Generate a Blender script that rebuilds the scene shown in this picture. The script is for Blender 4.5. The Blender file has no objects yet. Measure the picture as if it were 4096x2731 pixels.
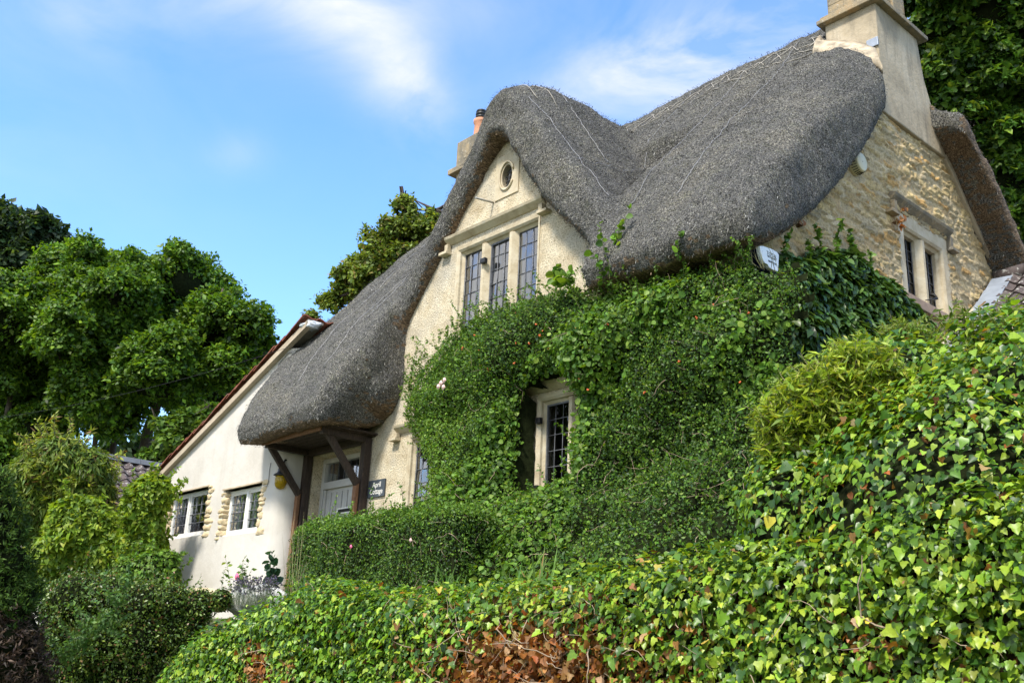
import bpy, bmesh, math, random
import numpy as np
from mathutils import Vector, Matrix, noise as mnoise
from mathutils.bvhtree import BVHTree
from mathutils.geometry import delaunay_2d_cdt
random.seed(7); RNG = np.random.default_rng(11)
SC = bpy.context.scene
COL = SC.collection

# ------------------------------------------------------------------ camera
YAW, PITCH, ROLL, FPX = 0.850518, 0.317115, 0.04566, 3979.7
fw = np.array([-math.sin(YAW)*math.cos(PITCH), math.cos(YAW)*math.cos(PITCH), math.sin(PITCH)])
rt0 = np.array([math.cos(YAW), math.sin(YAW), 0.0]); up0 = np.cross(rt0, fw)
RT = rt0*math.cos(ROLL) + up0*math.sin(ROLL); UPV = -rt0*math.sin(ROLL) + up0*math.cos(ROLL)
CAM = np.array([0, 0, 1.6])
cd = bpy.data.cameras.new('camera'); cam = bpy.data.objects.new('camera', cd); COL.objects.link(cam)
cd.sensor_width = 36; cd.lens = FPX/4096*36; cd.clip_start = .1; cd.clip_end = 2000
cam.matrix_world = Matrix(((RT[0], UPV[0], -fw[0], CAM[0]), (RT[1], UPV[1], -fw[1], CAM[1]), (RT[2], UPV[2], -fw[2], CAM[2]), (0, 0, 0, 1)))
SC.camera = cam
SC.render.resolution_x = 1024; SC.render.resolution_y = 682

def ray(px, py):
    return RT*(px-2048)/FPX - UPV*(py-1365.5)/FPX + fw
def W(ax, val, px, py):            # the point of a real plane (x, y or z = val) that a photo pixel shows
    d = ray(px, py); return CAM + d*((val-CAM[ax])/d[ax])
def PD(px, py, depth):             # survey point at a given distance
    return CAM + ray(px, py)*depth

# ------------------------------------------------------------------ light
SUN = np.array([.19, -.64, .84]); SUN = SUN/np.linalg.norm(SUN)
elev = math.asin(SUN[2]); azim = math.atan2(SUN[0], SUN[1])
ld = bpy.data.lights.new('sun', 'SUN'); ld.energy = 4.7; ld.angle = math.radians(9); ld.color = (1, .94, .84)
lo = bpy.data.objects.new('sun', ld); COL.objects.link(lo)
lo.rotation_euler = Vector(SUN).to_track_quat('Z', 'Y').to_euler()
SC.view_settings.view_transform = 'Standard'; SC.view_settings.look = 'None'
SC.view_settings.exposure = 0.38; SC.view_settings.gamma = 1

world = bpy.data.worlds.new('World'); SC.world = world; world.use_nodes = True
def world_nodes():
    nt = world.node_tree; N = nt.nodes; L = nt.links; N.clear()
    out = N.new('ShaderNodeOutputWorld'); bg = N.new('ShaderNodeBackground'); bg.inputs[1].default_value = .15
    sky = N.new('ShaderNodeTexSky'); sky.sky_type = 'NISHITA'; sky.sun_disc = False
    sky.sun_elevation = elev; sky.sun_rotation = azim; sky.air_density = 1.0; sky.dust_density = .6; sky.ozone_density = 2.2
    tc = N.new('ShaderNodeTexCoord')
    def vm(op, a, b=None):
        n = N.new('ShaderNodeVectorMath'); n.operation = op
        for i, v in enumerate((a, b)):
            if v is None: continue
            if hasattr(v, 'is_output'): L.new(v, n.inputs[i])
            else: n.inputs[i].default_value = v
        return n
    def ma(op, a, b=None, clamp=False):
        n = N.new('ShaderNodeMath'); n.operation = op; n.use_clamp = clamp
        for i, v in enumerate((a, b)):
            if v is None: continue
            if hasattr(v, 'is_output'): L.new(v, n.inputs[i])
            else: n.inputs[i].default_value = v
        return n.outputs[0]
    D = tc.outputs['Generated']
    total = None
    for c, s_, st in (((.3, -.85, .35), .75, .95), ((-.2, -.5, .85), .6, .8), ((.9, -.2, .3), .6, .8), ((-.7, -.7, .25), .5, .8)):  # unseen clouds, mostly behind the camera, added as white fill light
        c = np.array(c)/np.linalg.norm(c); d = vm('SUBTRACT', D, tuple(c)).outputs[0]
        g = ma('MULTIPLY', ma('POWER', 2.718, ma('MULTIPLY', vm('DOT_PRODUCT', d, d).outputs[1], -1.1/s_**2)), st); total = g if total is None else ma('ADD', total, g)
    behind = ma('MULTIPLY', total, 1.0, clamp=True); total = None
    # (pixel centre, pixel of the end of the long axis, half width as an angle, strength)
    for (c, e, hw, st) in (((1420, 60), (1700, 480), .045, .5), ((1250, -60), (1950, -30), .05, .5), ((1650, 330), (1760, 520), .028, .5), ((1150, -40), (1300, 160), .03, .3), ((2780, 190), (3330, 20), .030, .85), ((2500, 320), (2800, 200), .04, .35),
                           ((2850, 330), (3150, 260), .022, .75), ((960, 610), (1090, 600), .02, .22), ((330, 60), (560, 130), .03, .2),
                           ((3600, -900), (2500, -700), .3, .7), ((-2500, 600), (-1500, 300), .25, .6)):
        cv = ray(*c); cv = cv/np.linalg.norm(cv); ev = ray(*e); ev = ev/np.linalg.norm(ev)
        u = ev-cv; ln = np.linalg.norm(u); u = u/ln; v = np.cross(cv, u); v /= np.linalg.norm(v)
        d = vm('SUBTRACT', D, tuple(cv)).outputs[0]
        a = ma('DIVIDE', vm('DOT_PRODUCT', d, tuple(u)).outputs[1], ln); b = ma('DIVIDE', vm('DOT_PRODUCT', d, tuple(v)).outputs[1], hw)
        q = ma('ADD', ma('MULTIPLY', a, a), ma('MULTIPLY', b, b))
        g = ma('MULTIPLY', ma('POWER', 2.718, ma('MULTIPLY', q, -1.1)), st)
        total = g if total is None else ma('ADD', total, g)
    mp = N.new('ShaderNodeMapping'); mp.inputs['Scale'].default_value = (1.0, 1.0, 1.7); L.new(D, mp.inputs[0])
    nz = N.new('ShaderNodeTexNoise'); nz.inputs['Scale'].default_value = 5.5; nz.inputs['Detail'].default_value = 9; nz.inputs['Roughness'].default_value = .56; nz.inputs['Distortion'].default_value = .5
    L.new(mp.outputs[0], nz.inputs['Vector'])
    mr = N.new('ShaderNodeMapRange'); mr.inputs[1].default_value = .36; mr.inputs[2].default_value = .66; mr.inputs[3].default_value = .1; mr.inputs[4].default_value = 1.25; L.new(nz.outputs[0], mr.inputs[0])
    fac = ma('MULTIPLY', total, mr.outputs[0], clamp=True)
    hs = N.new('ShaderNodeHueSaturation'); hs.inputs['Saturation'].default_value = 1.2; hs.inputs['Hue'].default_value = .504; hs.inputs['Value'].default_value = 2.15; L.new(sky.outputs[0], hs.inputs['Color'])
    mx = N.new('ShaderNodeMixRGB'); L.new(fac, mx.inputs[0]); L.new(hs.outputs[0], mx.inputs[1]); mx.inputs[2].default_value = (5.2, 5.35, 5.6, 1)
    m2 = N.new('ShaderNodeMixRGB'); L.new(ma('MULTIPLY', behind, mr.outputs[0], clamp=True), m2.inputs[0]); L.new(mx.outputs[0], m2.inputs[1]); m2.inputs[2].default_value = (7.0, 6.8, 6.5, 1)  # fill clouds are brighter than the visible ones
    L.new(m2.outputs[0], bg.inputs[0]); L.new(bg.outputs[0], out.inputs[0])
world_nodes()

# ------------------------------------------------------------------ object helpers
def tag(o, label=None, cat=None, group=None, kind=None):
    if label: o['label'] = label
    if cat: o['category'] = cat
    if group: o['group'] = group
    if kind: o['kind'] = kind
    return o
def empty(name, loc, label, cat, group=None):
    o = bpy.data.objects.new(name, None); COL.objects.link(o); o.location = loc; o.empty_display_size = .2
    return tag(o, label, cat, group)
def link(name, me, mat, parent=None):
    o = bpy.data.objects.new(name, me); COL.objects.link(o)
    for m in (mat if isinstance(mat, (list, tuple)) else [mat]): me.materials.append(m)
    if parent is not None:
        o.parent = parent; bpy.context.view_layer.update()
        o.matrix_parent_inverse = parent.matrix_world.inverted()
    return o
def np_mesh(name, V, F, smooth=False, col=None, mi=None):
    """V (n,3); F list of face index arrays, each (m,k)"""
    me = bpy.data.meshes.new(name)
    V = np.asarray(V, np.float32)
    if not isinstance(F, list): F = [F]
    F = [np.asarray(f, np.int32) for f in F if len(f)]
    me.vertices.add(len(V)); me.vertices.foreach_set('co', V.ravel())
    idx = np.concatenate([f.ravel() for f in F]); cnt = np.concatenate([np.full(len(f), f.shape[1], np.int32) for f in F])
    st = np.zeros(len(cnt), np.int32); st[1:] = np.cumsum(cnt)[:-1]
    me.loops.add(len(idx)); me.loops.foreach_set('vertex_index', idx)
    me.polygons.add(len(cnt)); me.polygons.foreach_set('loop_start', st); me.polygons.foreach_set('loop_total', cnt)
    if smooth: me.polygons.foreach_set('use_smooth', np.ones(len(cnt), bool))
    if mi is not None: me.polygons.foreach_set('material_index', np.asarray(mi, np.int32))
    me.update(calc_edges=True)
    if col is not None:
        a = me.attributes.new('Col', 'FLOAT_COLOR', 'POINT')
        c = np.ones((len(V), 4), np.float32); c[:, :3] = col; a.data.foreach_set('color', c.ravel())
    return me

class MB:
    """collects shapes that become one mesh object"""
    def __init__(s): s.v = []; s.f = []; s.sm = []
    def add(s, vs, fs, smooth=False):
        b = len(s.v); s.v += [tuple(map(float, p)) for p in vs]
        for f in fs: s.f.append([b+i for i in f]); s.sm.append(smooth)
        return s
    def box(s, a, b, bev=0):
        x0, y0, z0 = a; x1, y1, z1 = b
        if x0 > x1: x0, x1 = x1, x0
        if y0 > y1: y0, y1 = y1, y0
        if z0 > z1: z0, z1 = z1, z0
        V = [(x0, y0, z0), (x1, y0, z0), (x1, y1, z0), (x0, y1, z0), (x0, y0, z1), (x1, y0, z1), (x1, y1, z1), (x0, y1, z1)]
        return s.add(V, [(0, 3, 2, 1), (4, 5, 6, 7), (0, 1, 5, 4), (1, 2, 6, 5), (2, 3, 7, 6), (3, 0, 4, 7)])
    def beam(s, p, q, w, h, up=(0, 0, 1)):
        p = Vector(p); q = Vector(q); d = (q-p).normalized(); u = Vector(up)
        if abs(d.dot(u)) > .95: u = Vector((0, 1, 0))
        a = d.cross(u).normalized(); b = a.cross(d).normalized(); a *= w/2; b *= h/2
        V = [p-a-b, p+a-b, p+a+b, p-a+b, q-a-b, q+a-b, q+a+b, q-a+b]
        return s.add(V, [(0, 1, 2, 3), (7, 6, 5, 4), (0, 4, 5, 1), (1, 5, 6, 2), (2, 6, 7, 3), (3, 7, 4, 0)])
    def prism(s, poly, ext, smooth=False):
        """poly: 3D loop, ext: vector"""
        n = len(poly); e = Vector(ext); P = [Vector(p) for p in poly]
        V = P+[p+e for p in P]
        F = [tuple(range(n))[::-1], tuple(range(n, 2*n))]+[(i, (i+1) % n, n+(i+1) % n, n+i) for i in range(n)]
        s.add(V, F[:2]); b = len(s.v)-2*n
        for f in F[2:]: s.f.append([b+i for i in f]); s.sm.append(smooth)
        return s
    def tube(s, pts, r, n=6, cap=True):
        pts = [Vector(p) for p in pts]; m = len(pts)
        rr = r if isinstance(r, (list, tuple)) else [r]*m
        V = []; prev = None
        for i, p in enumerate(pts):
            d = (pts[min(i+1, m-1)]-pts[max(i-1, 0)])
            if d.length < 1e-9: d = Vector((0, 0, 1))
            d.normalize()
            if prev is None:
                u = Vector((0, 0, 1)) if abs(d.z) < .9 else Vector((1, 0, 0))
                a = d.cross(u).normalized()
            else:
                a = (prev-d*prev.dot(d))
                a = a.normalized() if a.length > 1e-6 else d.orthogonal().normalized()
            prev = a; b = d.cross(a)
            for k in range(n):
                t = 2*math.pi*k/n; V.append(p+(a*math.cos(t)+b*math.sin(t))*rr[i])
        F = [(i*n+k, i*n+(k+1) % n, (i+1)*n+(k+1) % n, (i+1)*n+k) for i in range(m-1) for k in range(n)]
        if cap: F += [tuple(range(n))[::-1], tuple(range((m-1)*n, m*n))]
        return s.add(V, F, True)
    def lathe(s, c, axis, prof, n=24, smooth=True):
        """prof: [(r, h)] along axis from c"""
        ax = Vector(axis).normalized(); a = ax.orthogonal().normalized(); b = ax.cross(a); c = Vector(c)
        V = [c+ax*h+(a*math.cos(2*math.pi*k/n)+b*math.sin(2*math.pi*k/n))*r for r, h in prof for k in range(n)]
        F = [(i*n+k, i*n+(k+1) % n, (i+1)*n+(k+1) % n, (i+1)*n+k) for i in range(len(prof)-1) for k in range(n)]
        m = len(prof)
        return s.add(V, F+[tuple(range(n))[::-1], tuple(range((m-1)*n, m*n))], smooth)
    def rock(s, c, size, seed=0, sub=3, amp=.12, flat=None, power=.6):
        """a rounded rough stone"""
        bm = bmesh.new(); bmesh.ops.create_icosphere(bm, subdivisions=sub, radius=1)
        c = Vector(c)
        V = []
        for v in bm.verts:
            p = v.co.copy(); q = Vector([math.copysign(abs(t)**power, t) for t in p])
            k = 1+amp*mnoise.noise(p*1.7+Vector((seed*3.1, seed*1.7, seed)))+amp*.5*mnoise.noise(p*5+Vector((seed, 7, seed*2)))
            V.append(c+Vector((q.x*size[0], q.y*size[1], q.z*size[2]))*k)
        F = [[v.index for v in f.verts] for f in bm.faces]; bm.free()
        return s.add(V, F, True)
    def build(s, name, mat, parent=None, bevel=0):
        me = bpy.data.meshes.new(name); me.from_pydata(s.v, [], s.f); me.polygons.foreach_set('use_smooth', s.sm)
        if bevel:
            bm = bmesh.new(); bm.from_mesh(me)
            bmesh.ops.recalc_face_normals(bm, faces=bm.faces)
            bmesh.ops.bevel(bm, geom=[e for e in bm.edges if e.calc_face_angle(0) > .5], offset=bevel, segments=2, affect='EDGES', profile=.6)
            bm.to_mesh(me); bm.free()
        me.update()
        return link(name, me, mat, parent)

# ------------------------------------------------------------------ materials
def mat(name, build):
    m = bpy.data.materials.new(name); m.use_nodes = True; nt = m.node_tree
    b = nt.nodes['Principled BSDF']; build(nt.nodes, nt.links, b, nt); return m
def nz(N, L, vec, scale, detail=6, rough=.55, dist=0):
    n = N.new('ShaderNodeTexNoise'); n.inputs['Scale'].default_value = scale; n.inputs['Detail'].default_value = detail
    n.inputs['Roughness'].default_value = rough; n.inputs['Distortion'].default_value = dist
    if vec: L.new(vec, n.inputs['Vector'])
    return n.outputs[0]
def ramp(N, L, src, stops):
    r = N.new('ShaderNodeValToRGB'); e = r.color_ramp.elements
    while len(e) < len(stops): e.new(.5)
    for i, (p, c) in enumerate(stops): e[i].position = p; e[i].color = (c[0], c[1], c[2], 1)
    L.new(src, r.inputs[0]); return r.outputs[0]
def mixc(N, L, fac, a, b, mode='MIX'):
    m = N.new('ShaderNodeMixRGB'); m.blend_type = mode
    for i, v in enumerate((fac, a, b)):
        if hasattr(v, 'is_output'): L.new(v, m.inputs[i])
        elif i == 0: m.inputs[0].default_value = v
        else: m.inputs[i].default_value = (v[0], v[1], v[2], 1)
    return m.outputs[0]
def bump(N, L, h, strength, dist, b, prev=None):
    n = N.new('ShaderNodeBump'); n.inputs['Strength'].default_value = strength; n.inputs['Distance'].default_value = dist
    L.new(h, n.inputs['Height'])
    if prev: L.new(prev, n.inputs['Normal'])
    L.new(n.outputs[0], b.inputs['Normal']); return n.outputs[0]
def mapr(N, L, src, a, b, c=0, d=1):
    m = N.new('ShaderNodeMapRange'); m.inputs[1].default_value = a; m.inputs[2].default_value = b; m.inputs[3].default_value = c; m.inputs[4].default_value = d
    L.new(src, m.inputs[0]); return m.outputs[0]
def obj(N): return N.new('ShaderNodeTexCoord').outputs['Object']
def pos(N): return N.new('ShaderNodeNewGeometry').outputs['Position']
def attr(N, name='Col'):
    a = N.new('ShaderNodeAttribute'); a.attribute_name = name; return a.outputs['Color']

def m_simple(name, c, rough=.6, var=.25, scale=6, bmp=.2, metal=0, spec=.5, bscale=60):
    def f(N, L, b, nt):
        p = pos(N); n1 = nz(N, L, p, scale, 8, .6)
        c1 = [x*(1-var) for x in c]; c2 = [min(1, x*(1+var)) for x in c]
        L.new(ramp(N, L, n1, [(.3, c1), (.7, c2)]), b.inputs['Base Color'])
        b.inputs['Roughness'].default_value = rough; b.inputs['Metallic'].default_value = metal; b.inputs['Specular IOR Level'].default_value = spec
        if bmp: bump(N, L, nz(N, L, p, bscale, 4), bmp, .01, b)
    return mat(name, f)

def thatch_f(N, L, b, nt):
    p = pos(N)
    fine = nz(N, L, p, 48, 4, .82)
    big = nz(N, L, p, 1.3, 5, .6); mid = nz(N, L, p, 9, 5, .65)
    c = ramp(N, L, fine, [(.40, (.012, .011, .009)), (.48, (.075, .072, .062)), (.56, (.22, .21, .18)), (.68, (.56, .54, .47))])
    mp2 = N.new('ShaderNodeMapping'); mp2.inputs['Scale'].default_value = (9, 1.4, 1.4); L.new(p, mp2.inputs[0]); comb = nz(N, L, mp2.outputs[0], 1.6, 6, .7, .3)
    tone = ramp(N, L, big, [(.3, (.70, .71, .72)), (.5, (1, 1, 1)), (.7, (1.35, 1.3, 1.18))])
    tone = mixc(N, L, 1, tone, ramp(N, L, comb, [(.32, (.72, .72, .72)), (.5, (1, 1, 1)), (.68, (1.28, 1.27, 1.22))]), 'MULTIPLY')
    c = mixc(N, L, 1, c, tone, 'MULTIPLY')
    c = mixc(N, L, mapr(N, L, mid, .45, .7), c, mixc(N, L, 1, c, (.75, .8, .66), 'MULTIPLY'))
    v = N.new('ShaderNodeTexVoronoi'); v.feature = 'DISTANCE_TO_EDGE'; v.inputs['Scale'].default_value = 42; v.inputs['Randomness'].default_value = .55; L.new(p, v.inputs['Vector'])
    wire = mapr(N, L, v.outputs['Distance'], .05, .13, 1, 0)
    c = mixc(N, L, mixc(N, L, 1, wire, (.42, .42, .42), 'MULTIPLY'), c, (.30, .30, .31))
    L.new(c, b.inputs['Base Color']); b.inputs['Roughness'].default_value = .9; b.inputs['Specular IOR Level'].default_value = .2
    h = mixc(N, L, .5, fine, nz(N, L, p, 28, 4, .7)); bump(N, L, h, 1.0, .09, b)
M_thatch = mat('weathered_thatch', thatch_f)
def straw_f(N, L, b, nt):
    p = pos(N); mp = N.new('ShaderNodeMapping'); mp.inputs['Scale'].default_value = (1, .22, 1); L.new(p, mp.inputs[0])
    n = nz(N, L, mp.outputs[0], 60, 5, .7)
    L.new(ramp(N, L, n, [(.38, (.03, .02, .012)), (.52, (.17, .115, .07)), (.68, (.44, .33, .21))]), b.inputs['Base Color'])
    b.inputs['Roughness'].default_value = .85; bump(N, L, n, 1, .03, b)
M_straw = mat('brown_straw', straw_f)
M_attr_straw = mat('loose_straw', lambda N, L, b, nt: (L.new(attr(N), b.inputs['Base Color']), setattr(b.inputs['Roughness'], 'default_value', .8)))

def rough_f(N, L, b, nt):
    p = pos(N); n1 = nz(N, L, p, 1.1, 7, .6); n2 = nz(N, L, p, 42, 5, .7); n3 = nz(N, L, p, 3.5, 6, .65, .4)
    c = ramp(N, L, n3, [(.25, (.40, .32, .20)), (.5, (.60, .52, .37)), (.72, (.72, .655, .51))])
    c = mixc(N, L, mapr(N, L, n1, .52, .74), c, (.45, .42, .35))
    sp = ramp(N, L, n2, [(.33, (.45, .42, .38)), (.5, (1, 1, 1)), (.68, (1.25, 1.22, 1.18))])
    c = mixc(N, L, 1, c, sp, 'MULTIPLY')
    L.new(c, b.inputs['Base Color']); b.inputs['Roughness'].default_value = .92; b.inputs['Specular IOR Level'].default_value = .25
    bump(N, L, n2, .9, .03, b)
M_render = mat('roughcast_render', rough_f)
def white_f(N, L, b, nt):
    p = pos(N); n1 = nz(N, L, p, 1.2, 7, .6); n2 = nz(N, L, p, 30, 5, .6); n3 = nz(N, L, p, 90, 3)
    c = ramp(N, L, n1, [(.3, (.50, .465, .405)), (.55, (.56, .53, .475)), (.8, (.61, .58, .53))])
    c = mixc(N, L, mapr(N, L, n2, .64, .74, 0, .5), c, (.40, .36, .29)); ms_ = N.new('ShaderNodeMapping'); ms_.inputs['Scale'].default_value = (2.5, 2.5, .35); L.new(p, ms_.inputs[0]); c = mixc(N, L, mapr(N, L, nz(N, L, ms_.outputs[0], 1.6, 7, .65), .52, .75, 0, .30), c, (.36, .33, .26))
    L.new(c, b.inputs['Base Color']); b.inputs['Roughness'].default_value = .85
    pr = bump(N, L, nz(N, L, p, 2.5, 4), .5, .04, b); bump(N, L, n3, .15, .01, b, pr)
M_white = mat('white_painted_render', white_f)
def smooth_f(N, L, b, nt):
    p = pos(N); n1 = nz(N, L, p, 1.4, 8, .62, .6); mp = N.new('ShaderNodeMapping'); mp.inputs['Scale'].default_value = (3, 3, .5); L.new(p, mp.inputs[0])
    n2 = nz(N, L, mp.outputs[0], 2.2, 6, .65)
    c = ramp(N, L, n1, [(.3, (.26, .215, .145)), (.5, (.40, .335, .235)), (.7, (.48, .415, .31))])
    c = mixc(N, L, mapr(N, L, n2, .50, .70, 0, .75), c, (.20, .175, .13))
    L.new(c, b.inputs['Base Color']); b.inputs['Roughness'].default_value = .9; bump(N, L, nz(N, L, p, 18, 6, .6), .35, .03, b)
M_chim = mat('chimney_render', smooth_f)
def ashlar_f(N, L, b, nt):
    p = pos(N); n1 = nz(N, L, p, 3, 8, .68, .5); n2 = nz(N, L, p, 22, 5, .65)
    c = ramp(N, L, n1, [(.28, (.10, .095, .08)), (.45, (.19, .165, .12)), (.6, (.32, .25, .15)), (.78, (.33, .18, .07))])
    c = mixc(N, L, mapr(N, L, n2, .6, .7, 0, .7), c, (.55, .54, .5))
    L.new(c, b.inputs['Base Color']); b.inputs['Roughness'].default_value = .92; bump(N, L, n2, .5, .03, b)
M_ashlar = mat('lichened_ashlar', ashlar_f)
def dress_f(N, L, b, nt):
    p = pos(N); n1 = nz(N, L, p, 4, 8, .66, .4); n2 = nz(N, L, p, 35, 5, .65)
    c = ramp(N, L, n1, [(.25, (.32, .25, .15)), (.5, (.50, .43, .30)), (.75, (.60, .55, .43))])
    c = mixc(N, L, mapr(N, L, n2, .58, .72, 0, .5), c, (.33, .30, .25))
    L.new(c, b.inputs['Base Color']); b.inputs['Roughness'].default_value = .88; bump(N, L, n2, .4, .02, b)
M_dress = mat('dressed_limestone', dress_f)
def stone_f(N, L, b, nt):
    p = pos(N); n2 = nz(N, L, p, 26, 6, .7); n3 = nz(N, L, p, 8, 6, .7)
    c = mixc(N, L, 1, attr(N), ramp(N, L, n2, [(.3, (.55, .5, .44)), (.5, (1, 1, 1)), (.7, (1.25, 1.22, 1.15))]), 'MULTIPLY')
    c = mixc(N, L, mapr(N, L, n3, .64, .78, 0, .35), c, (.38, .22, .09))
    L.new(c, b.inputs['Base Color']); b.inputs['Roughness'].default_value = .93; bump(N, L, n2, .8, .03, b)
M_rubble = mat('rubble_limestone', stone_f)
M_patchstone = m_simple('cream_rubble', (.56, .45, .28), .9, .28, 9, .8, bscale=30)
M_frame = m_simple('painted_window_wood', (.74, .73, .69), .5, .08, 4, .1)
M_lead = m_simple('lead_came', (.13, .135, .15), .55, .3, 20, .2, metal=.3)
M_leadsheet = m_simple('lead_sheet', (.30, .34, .40), .5, .22, 5, .3, metal=.35, bscale=12)
M_iron = m_simple('black_iron', (.012, .012, .013), .45, .2, 20, .1)
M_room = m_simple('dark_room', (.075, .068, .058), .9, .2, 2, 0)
M_curtain = m_simple('white_curtain', (.74, .73, .72), .9, .05, 3, 0)
def wood_f(c0, c1, c2):
    def f(N, L, b, nt):
        p = pos(N); mp = N.new('ShaderNodeMapping'); mp.inputs['Scale'].default_value = (6, 6, 1.2); L.new(p, mp.inputs[0])
        n = nz(N, L, mp.outputs[0], 8, 7, .7, 1.2)
        L.new(ramp(N, L, n, [(.3, c0), (.5, c1), (.72, c2)]), b.inputs['Base Color']); b.inputs['Roughness'].default_value = .8; bump(N, L, n, .5, .01, b)
    return f
M_oak = mat('dark_oak', wood_f((.012, .008, .005), (.038, .024, .016), (.085, .057, .038)))
M_newwood = mat('reddish_board', wood_f((.09, .04, .018), (.19, .09, .04), (.27, .15, .08)))
M_door = m_simple('grey_door_paint', (.44, .43, .41), .5, .1, 5, .15)
M_slate = m_simple('slate_plate', (.045, .055, .066), .45, .2, 12, .15)
M_letter = m_simple('cream_lettering', (.8, .78, .72), .6, .03, 5, 0)
M_terra = m_simple('terracotta', (.50, .24, .14), .8, .15, 5, .3)
def tile_f(c, lich):
    def f(N, L, b, nt):
        p = pos(N); n1 = nz(N, L, p, 5, 7, .7); n2 = nz(N, L, p, 14, 6, .7)
        k = ramp(N, L, n1, [(.3, [x*.5 for x in c]), (.55, c), (.75, [x*1.5 for x in c])])
        k = mixc(N, L, mapr(N, L, n2, .57, .64, 0, lich), k, (.52, .52, .47))
        L.new(k, b.inputs['Base Color']); b.inputs['Roughness'].default_value = .88; bump(N, L, n2, .5, .02, b)
    return f
M_tile_grey = mat('lichened_tile', tile_f((.085, .066, .062), .95))
M_tile_red = mat('red_clay_tile', tile_f((.20, .062, .032), .25))
M_ridge_grey = m_simple('grey_ridge_tile', (.12, .135, .155), .8, .2, 6, .3)
M_alarm = m_simple('white_plastic', (.80, .84, .86), .35, .04, 3, 0)
M_blue = m_simple('dark_blue_plastic', (.012, .015, .07), .3, .1, 3, 0)
M_cream = m_simple('cream_plastic', (.62, .57, .38), .4, .06, 3, 0)
M_dark = m_simple('dark_recess', (.02, .02, .018), .9, .1, 3, 0)
M_bark = m_simple('bark', (.07, .055, .042), .95, .4, 9, .8, bscale=25)
M_deadstem = m_simple('pale_ivy_stem', (.34, .26, .18), .9, .35, 8, .4)
M_core = m_simple('painted_shade_core', (.012, .016, .006), 1, .5, 14, .8, spec=.05, bscale=30)  # near-black filler hull inside foliage; shade in the gaps put into its colour
M_core_brown = m_simple('brown_shade_core', (.03, .02, .011), 1, .5, 14, .8, spec=.05, bscale=30)  # dark filler under the wall ivy; shade between leaves put into its colour
M_soil = m_simple('soil', (.08, .06, .04), 1, .3, 3, .5)
M_plastic = m_simple('clear_sheet', (.62, .66, .7), .3, .1, 4, 0)
M_siding = m_simple('pale_siding', (.5, .52, .53), .6, .06, 4, 0)
M_cable = m_simple('grey_cable', (.22, .21, .2), .7, .1, 4, 0)
def ground_f(N, L, b, nt):
    p = pos(N); n1 = nz(N, L, p, .8, 8, .6); n2 = nz(N, L, p, 20, 5, .7)
    c = mixc(N, L, mapr(N, L, n1, .4, .6), (.05, .075, .02), (.09, .1, .035)); c = mixc(N, L, mapr(N, L, n2, .4, .7, 0, .6), c, (.03, .03, .015))
    L.new(c, b.inputs['Base Color']); b.inputs['Roughness'].default_value = 1; bump(N, L, n2, 1, .05, b)
M_ground = mat('grassy_ground', ground_f)

def glass_f(refl):
    def f(N, L, b, nt):
        out = [n for n in N if n.type == 'OUTPUT_MATERIAL'][0]; N.remove(b)
        t = N.new('ShaderNodeBsdfTransparent'); t.inputs[0].default_value = (.80, .84, .86, 1)
        g = N.new('ShaderNodeBsdfGlossy'); g.inputs['Roughness'].default_value = .03; g.inputs[0].default_value = (.92, .95, 1, 1)
        bp = N.new('ShaderNodeBump'); bp.inputs['Strength'].default_value = .12; bp.inputs['Distance'].default_value = .02
        L.new(nz(N, L, pos(N), 5, 2), bp.inputs['Height']); L.new(bp.outputs[0], g.inputs['Normal'])
        fr = N.new('ShaderNodeFresnel'); fr.inputs[0].default_value = 1.5
        m = N.new('ShaderNodeMath'); m.operation = 'MULTIPLY'; m.inputs[1].default_value = refl; m.use_clamp = True; L.new(fr.outputs[0], m.inputs[0])
        x = N.new('ShaderNodeMixShader'); L.new(m.outputs[0], x.inputs[0]); L.new(t.outputs[0], x.inputs[1]); L.new(g.outputs[0], x.inputs[2]); L.new(x.outputs[0], out.inputs[0])
    return f
M_glass = mat('old_window_glass', glass_f(4.2)); M_glass_mid = mat('wing_window_glass', glass_f(4.5)); M_glass_dim = mat('dim_reflection_glass', glass_f(.9))  # reflection strength set per window; dim copy stands in for dark trees opposite
def amber_f(N, L, b, nt):
    b.inputs['Base Color'].default_value = (.50, .33, .02, 1); b.inputs['Roughness'].default_value = .08
    b.inputs['Transmission Weight'].default_value = .55; b.inputs['IOR'].default_value = 1.3
M_amber = mat('amber_glass', amber_f)

def leaf_mat(name, rough=.45, trans=.35, spec=.5):
    def f(N, L, b, nt):
        out = [n for n in N if n.type == 'OUTPUT_MATERIAL'][0]
        a = attr(N)
        n = nz(N, L, pos(N), 60, 3)
        c = mixc(N, L, 1, a, ramp(N, L, n, [(.3, (.85, .85, .85)), (.7, (1.15, 1.15, 1.15))]), 'MULTIPLY')
        L.new(c, b.inputs['Base Color']); b.inputs['Roughness'].default_value = rough; b.inputs['Specular IOR Level'].default_value = spec
        t = N.new('ShaderNodeBsdfTranslucent'); L.new(mixc(N, L, 1, c, (1.5, 1.35, .55), 'MULTIPLY'), t.inputs[0])
        x = N.new('ShaderNodeMixShader'); x.inputs[0].default_value = trans
        L.new(b.outputs[0], x.inputs[1]); L.new(t.outputs[0], x.inputs[2]); L.new(x.outputs[0], out.inputs[0])
    return mat(name, f)
M_leaf = leaf_mat('leaf', .5, .38, .35)
M_gloss = leaf_mat('glossy_leaf', .38, .3, .45)
M_needle = leaf_mat('needle', .7, .15, .2)
M_petal = leaf_mat('petal', .6, .4, .2)

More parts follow.
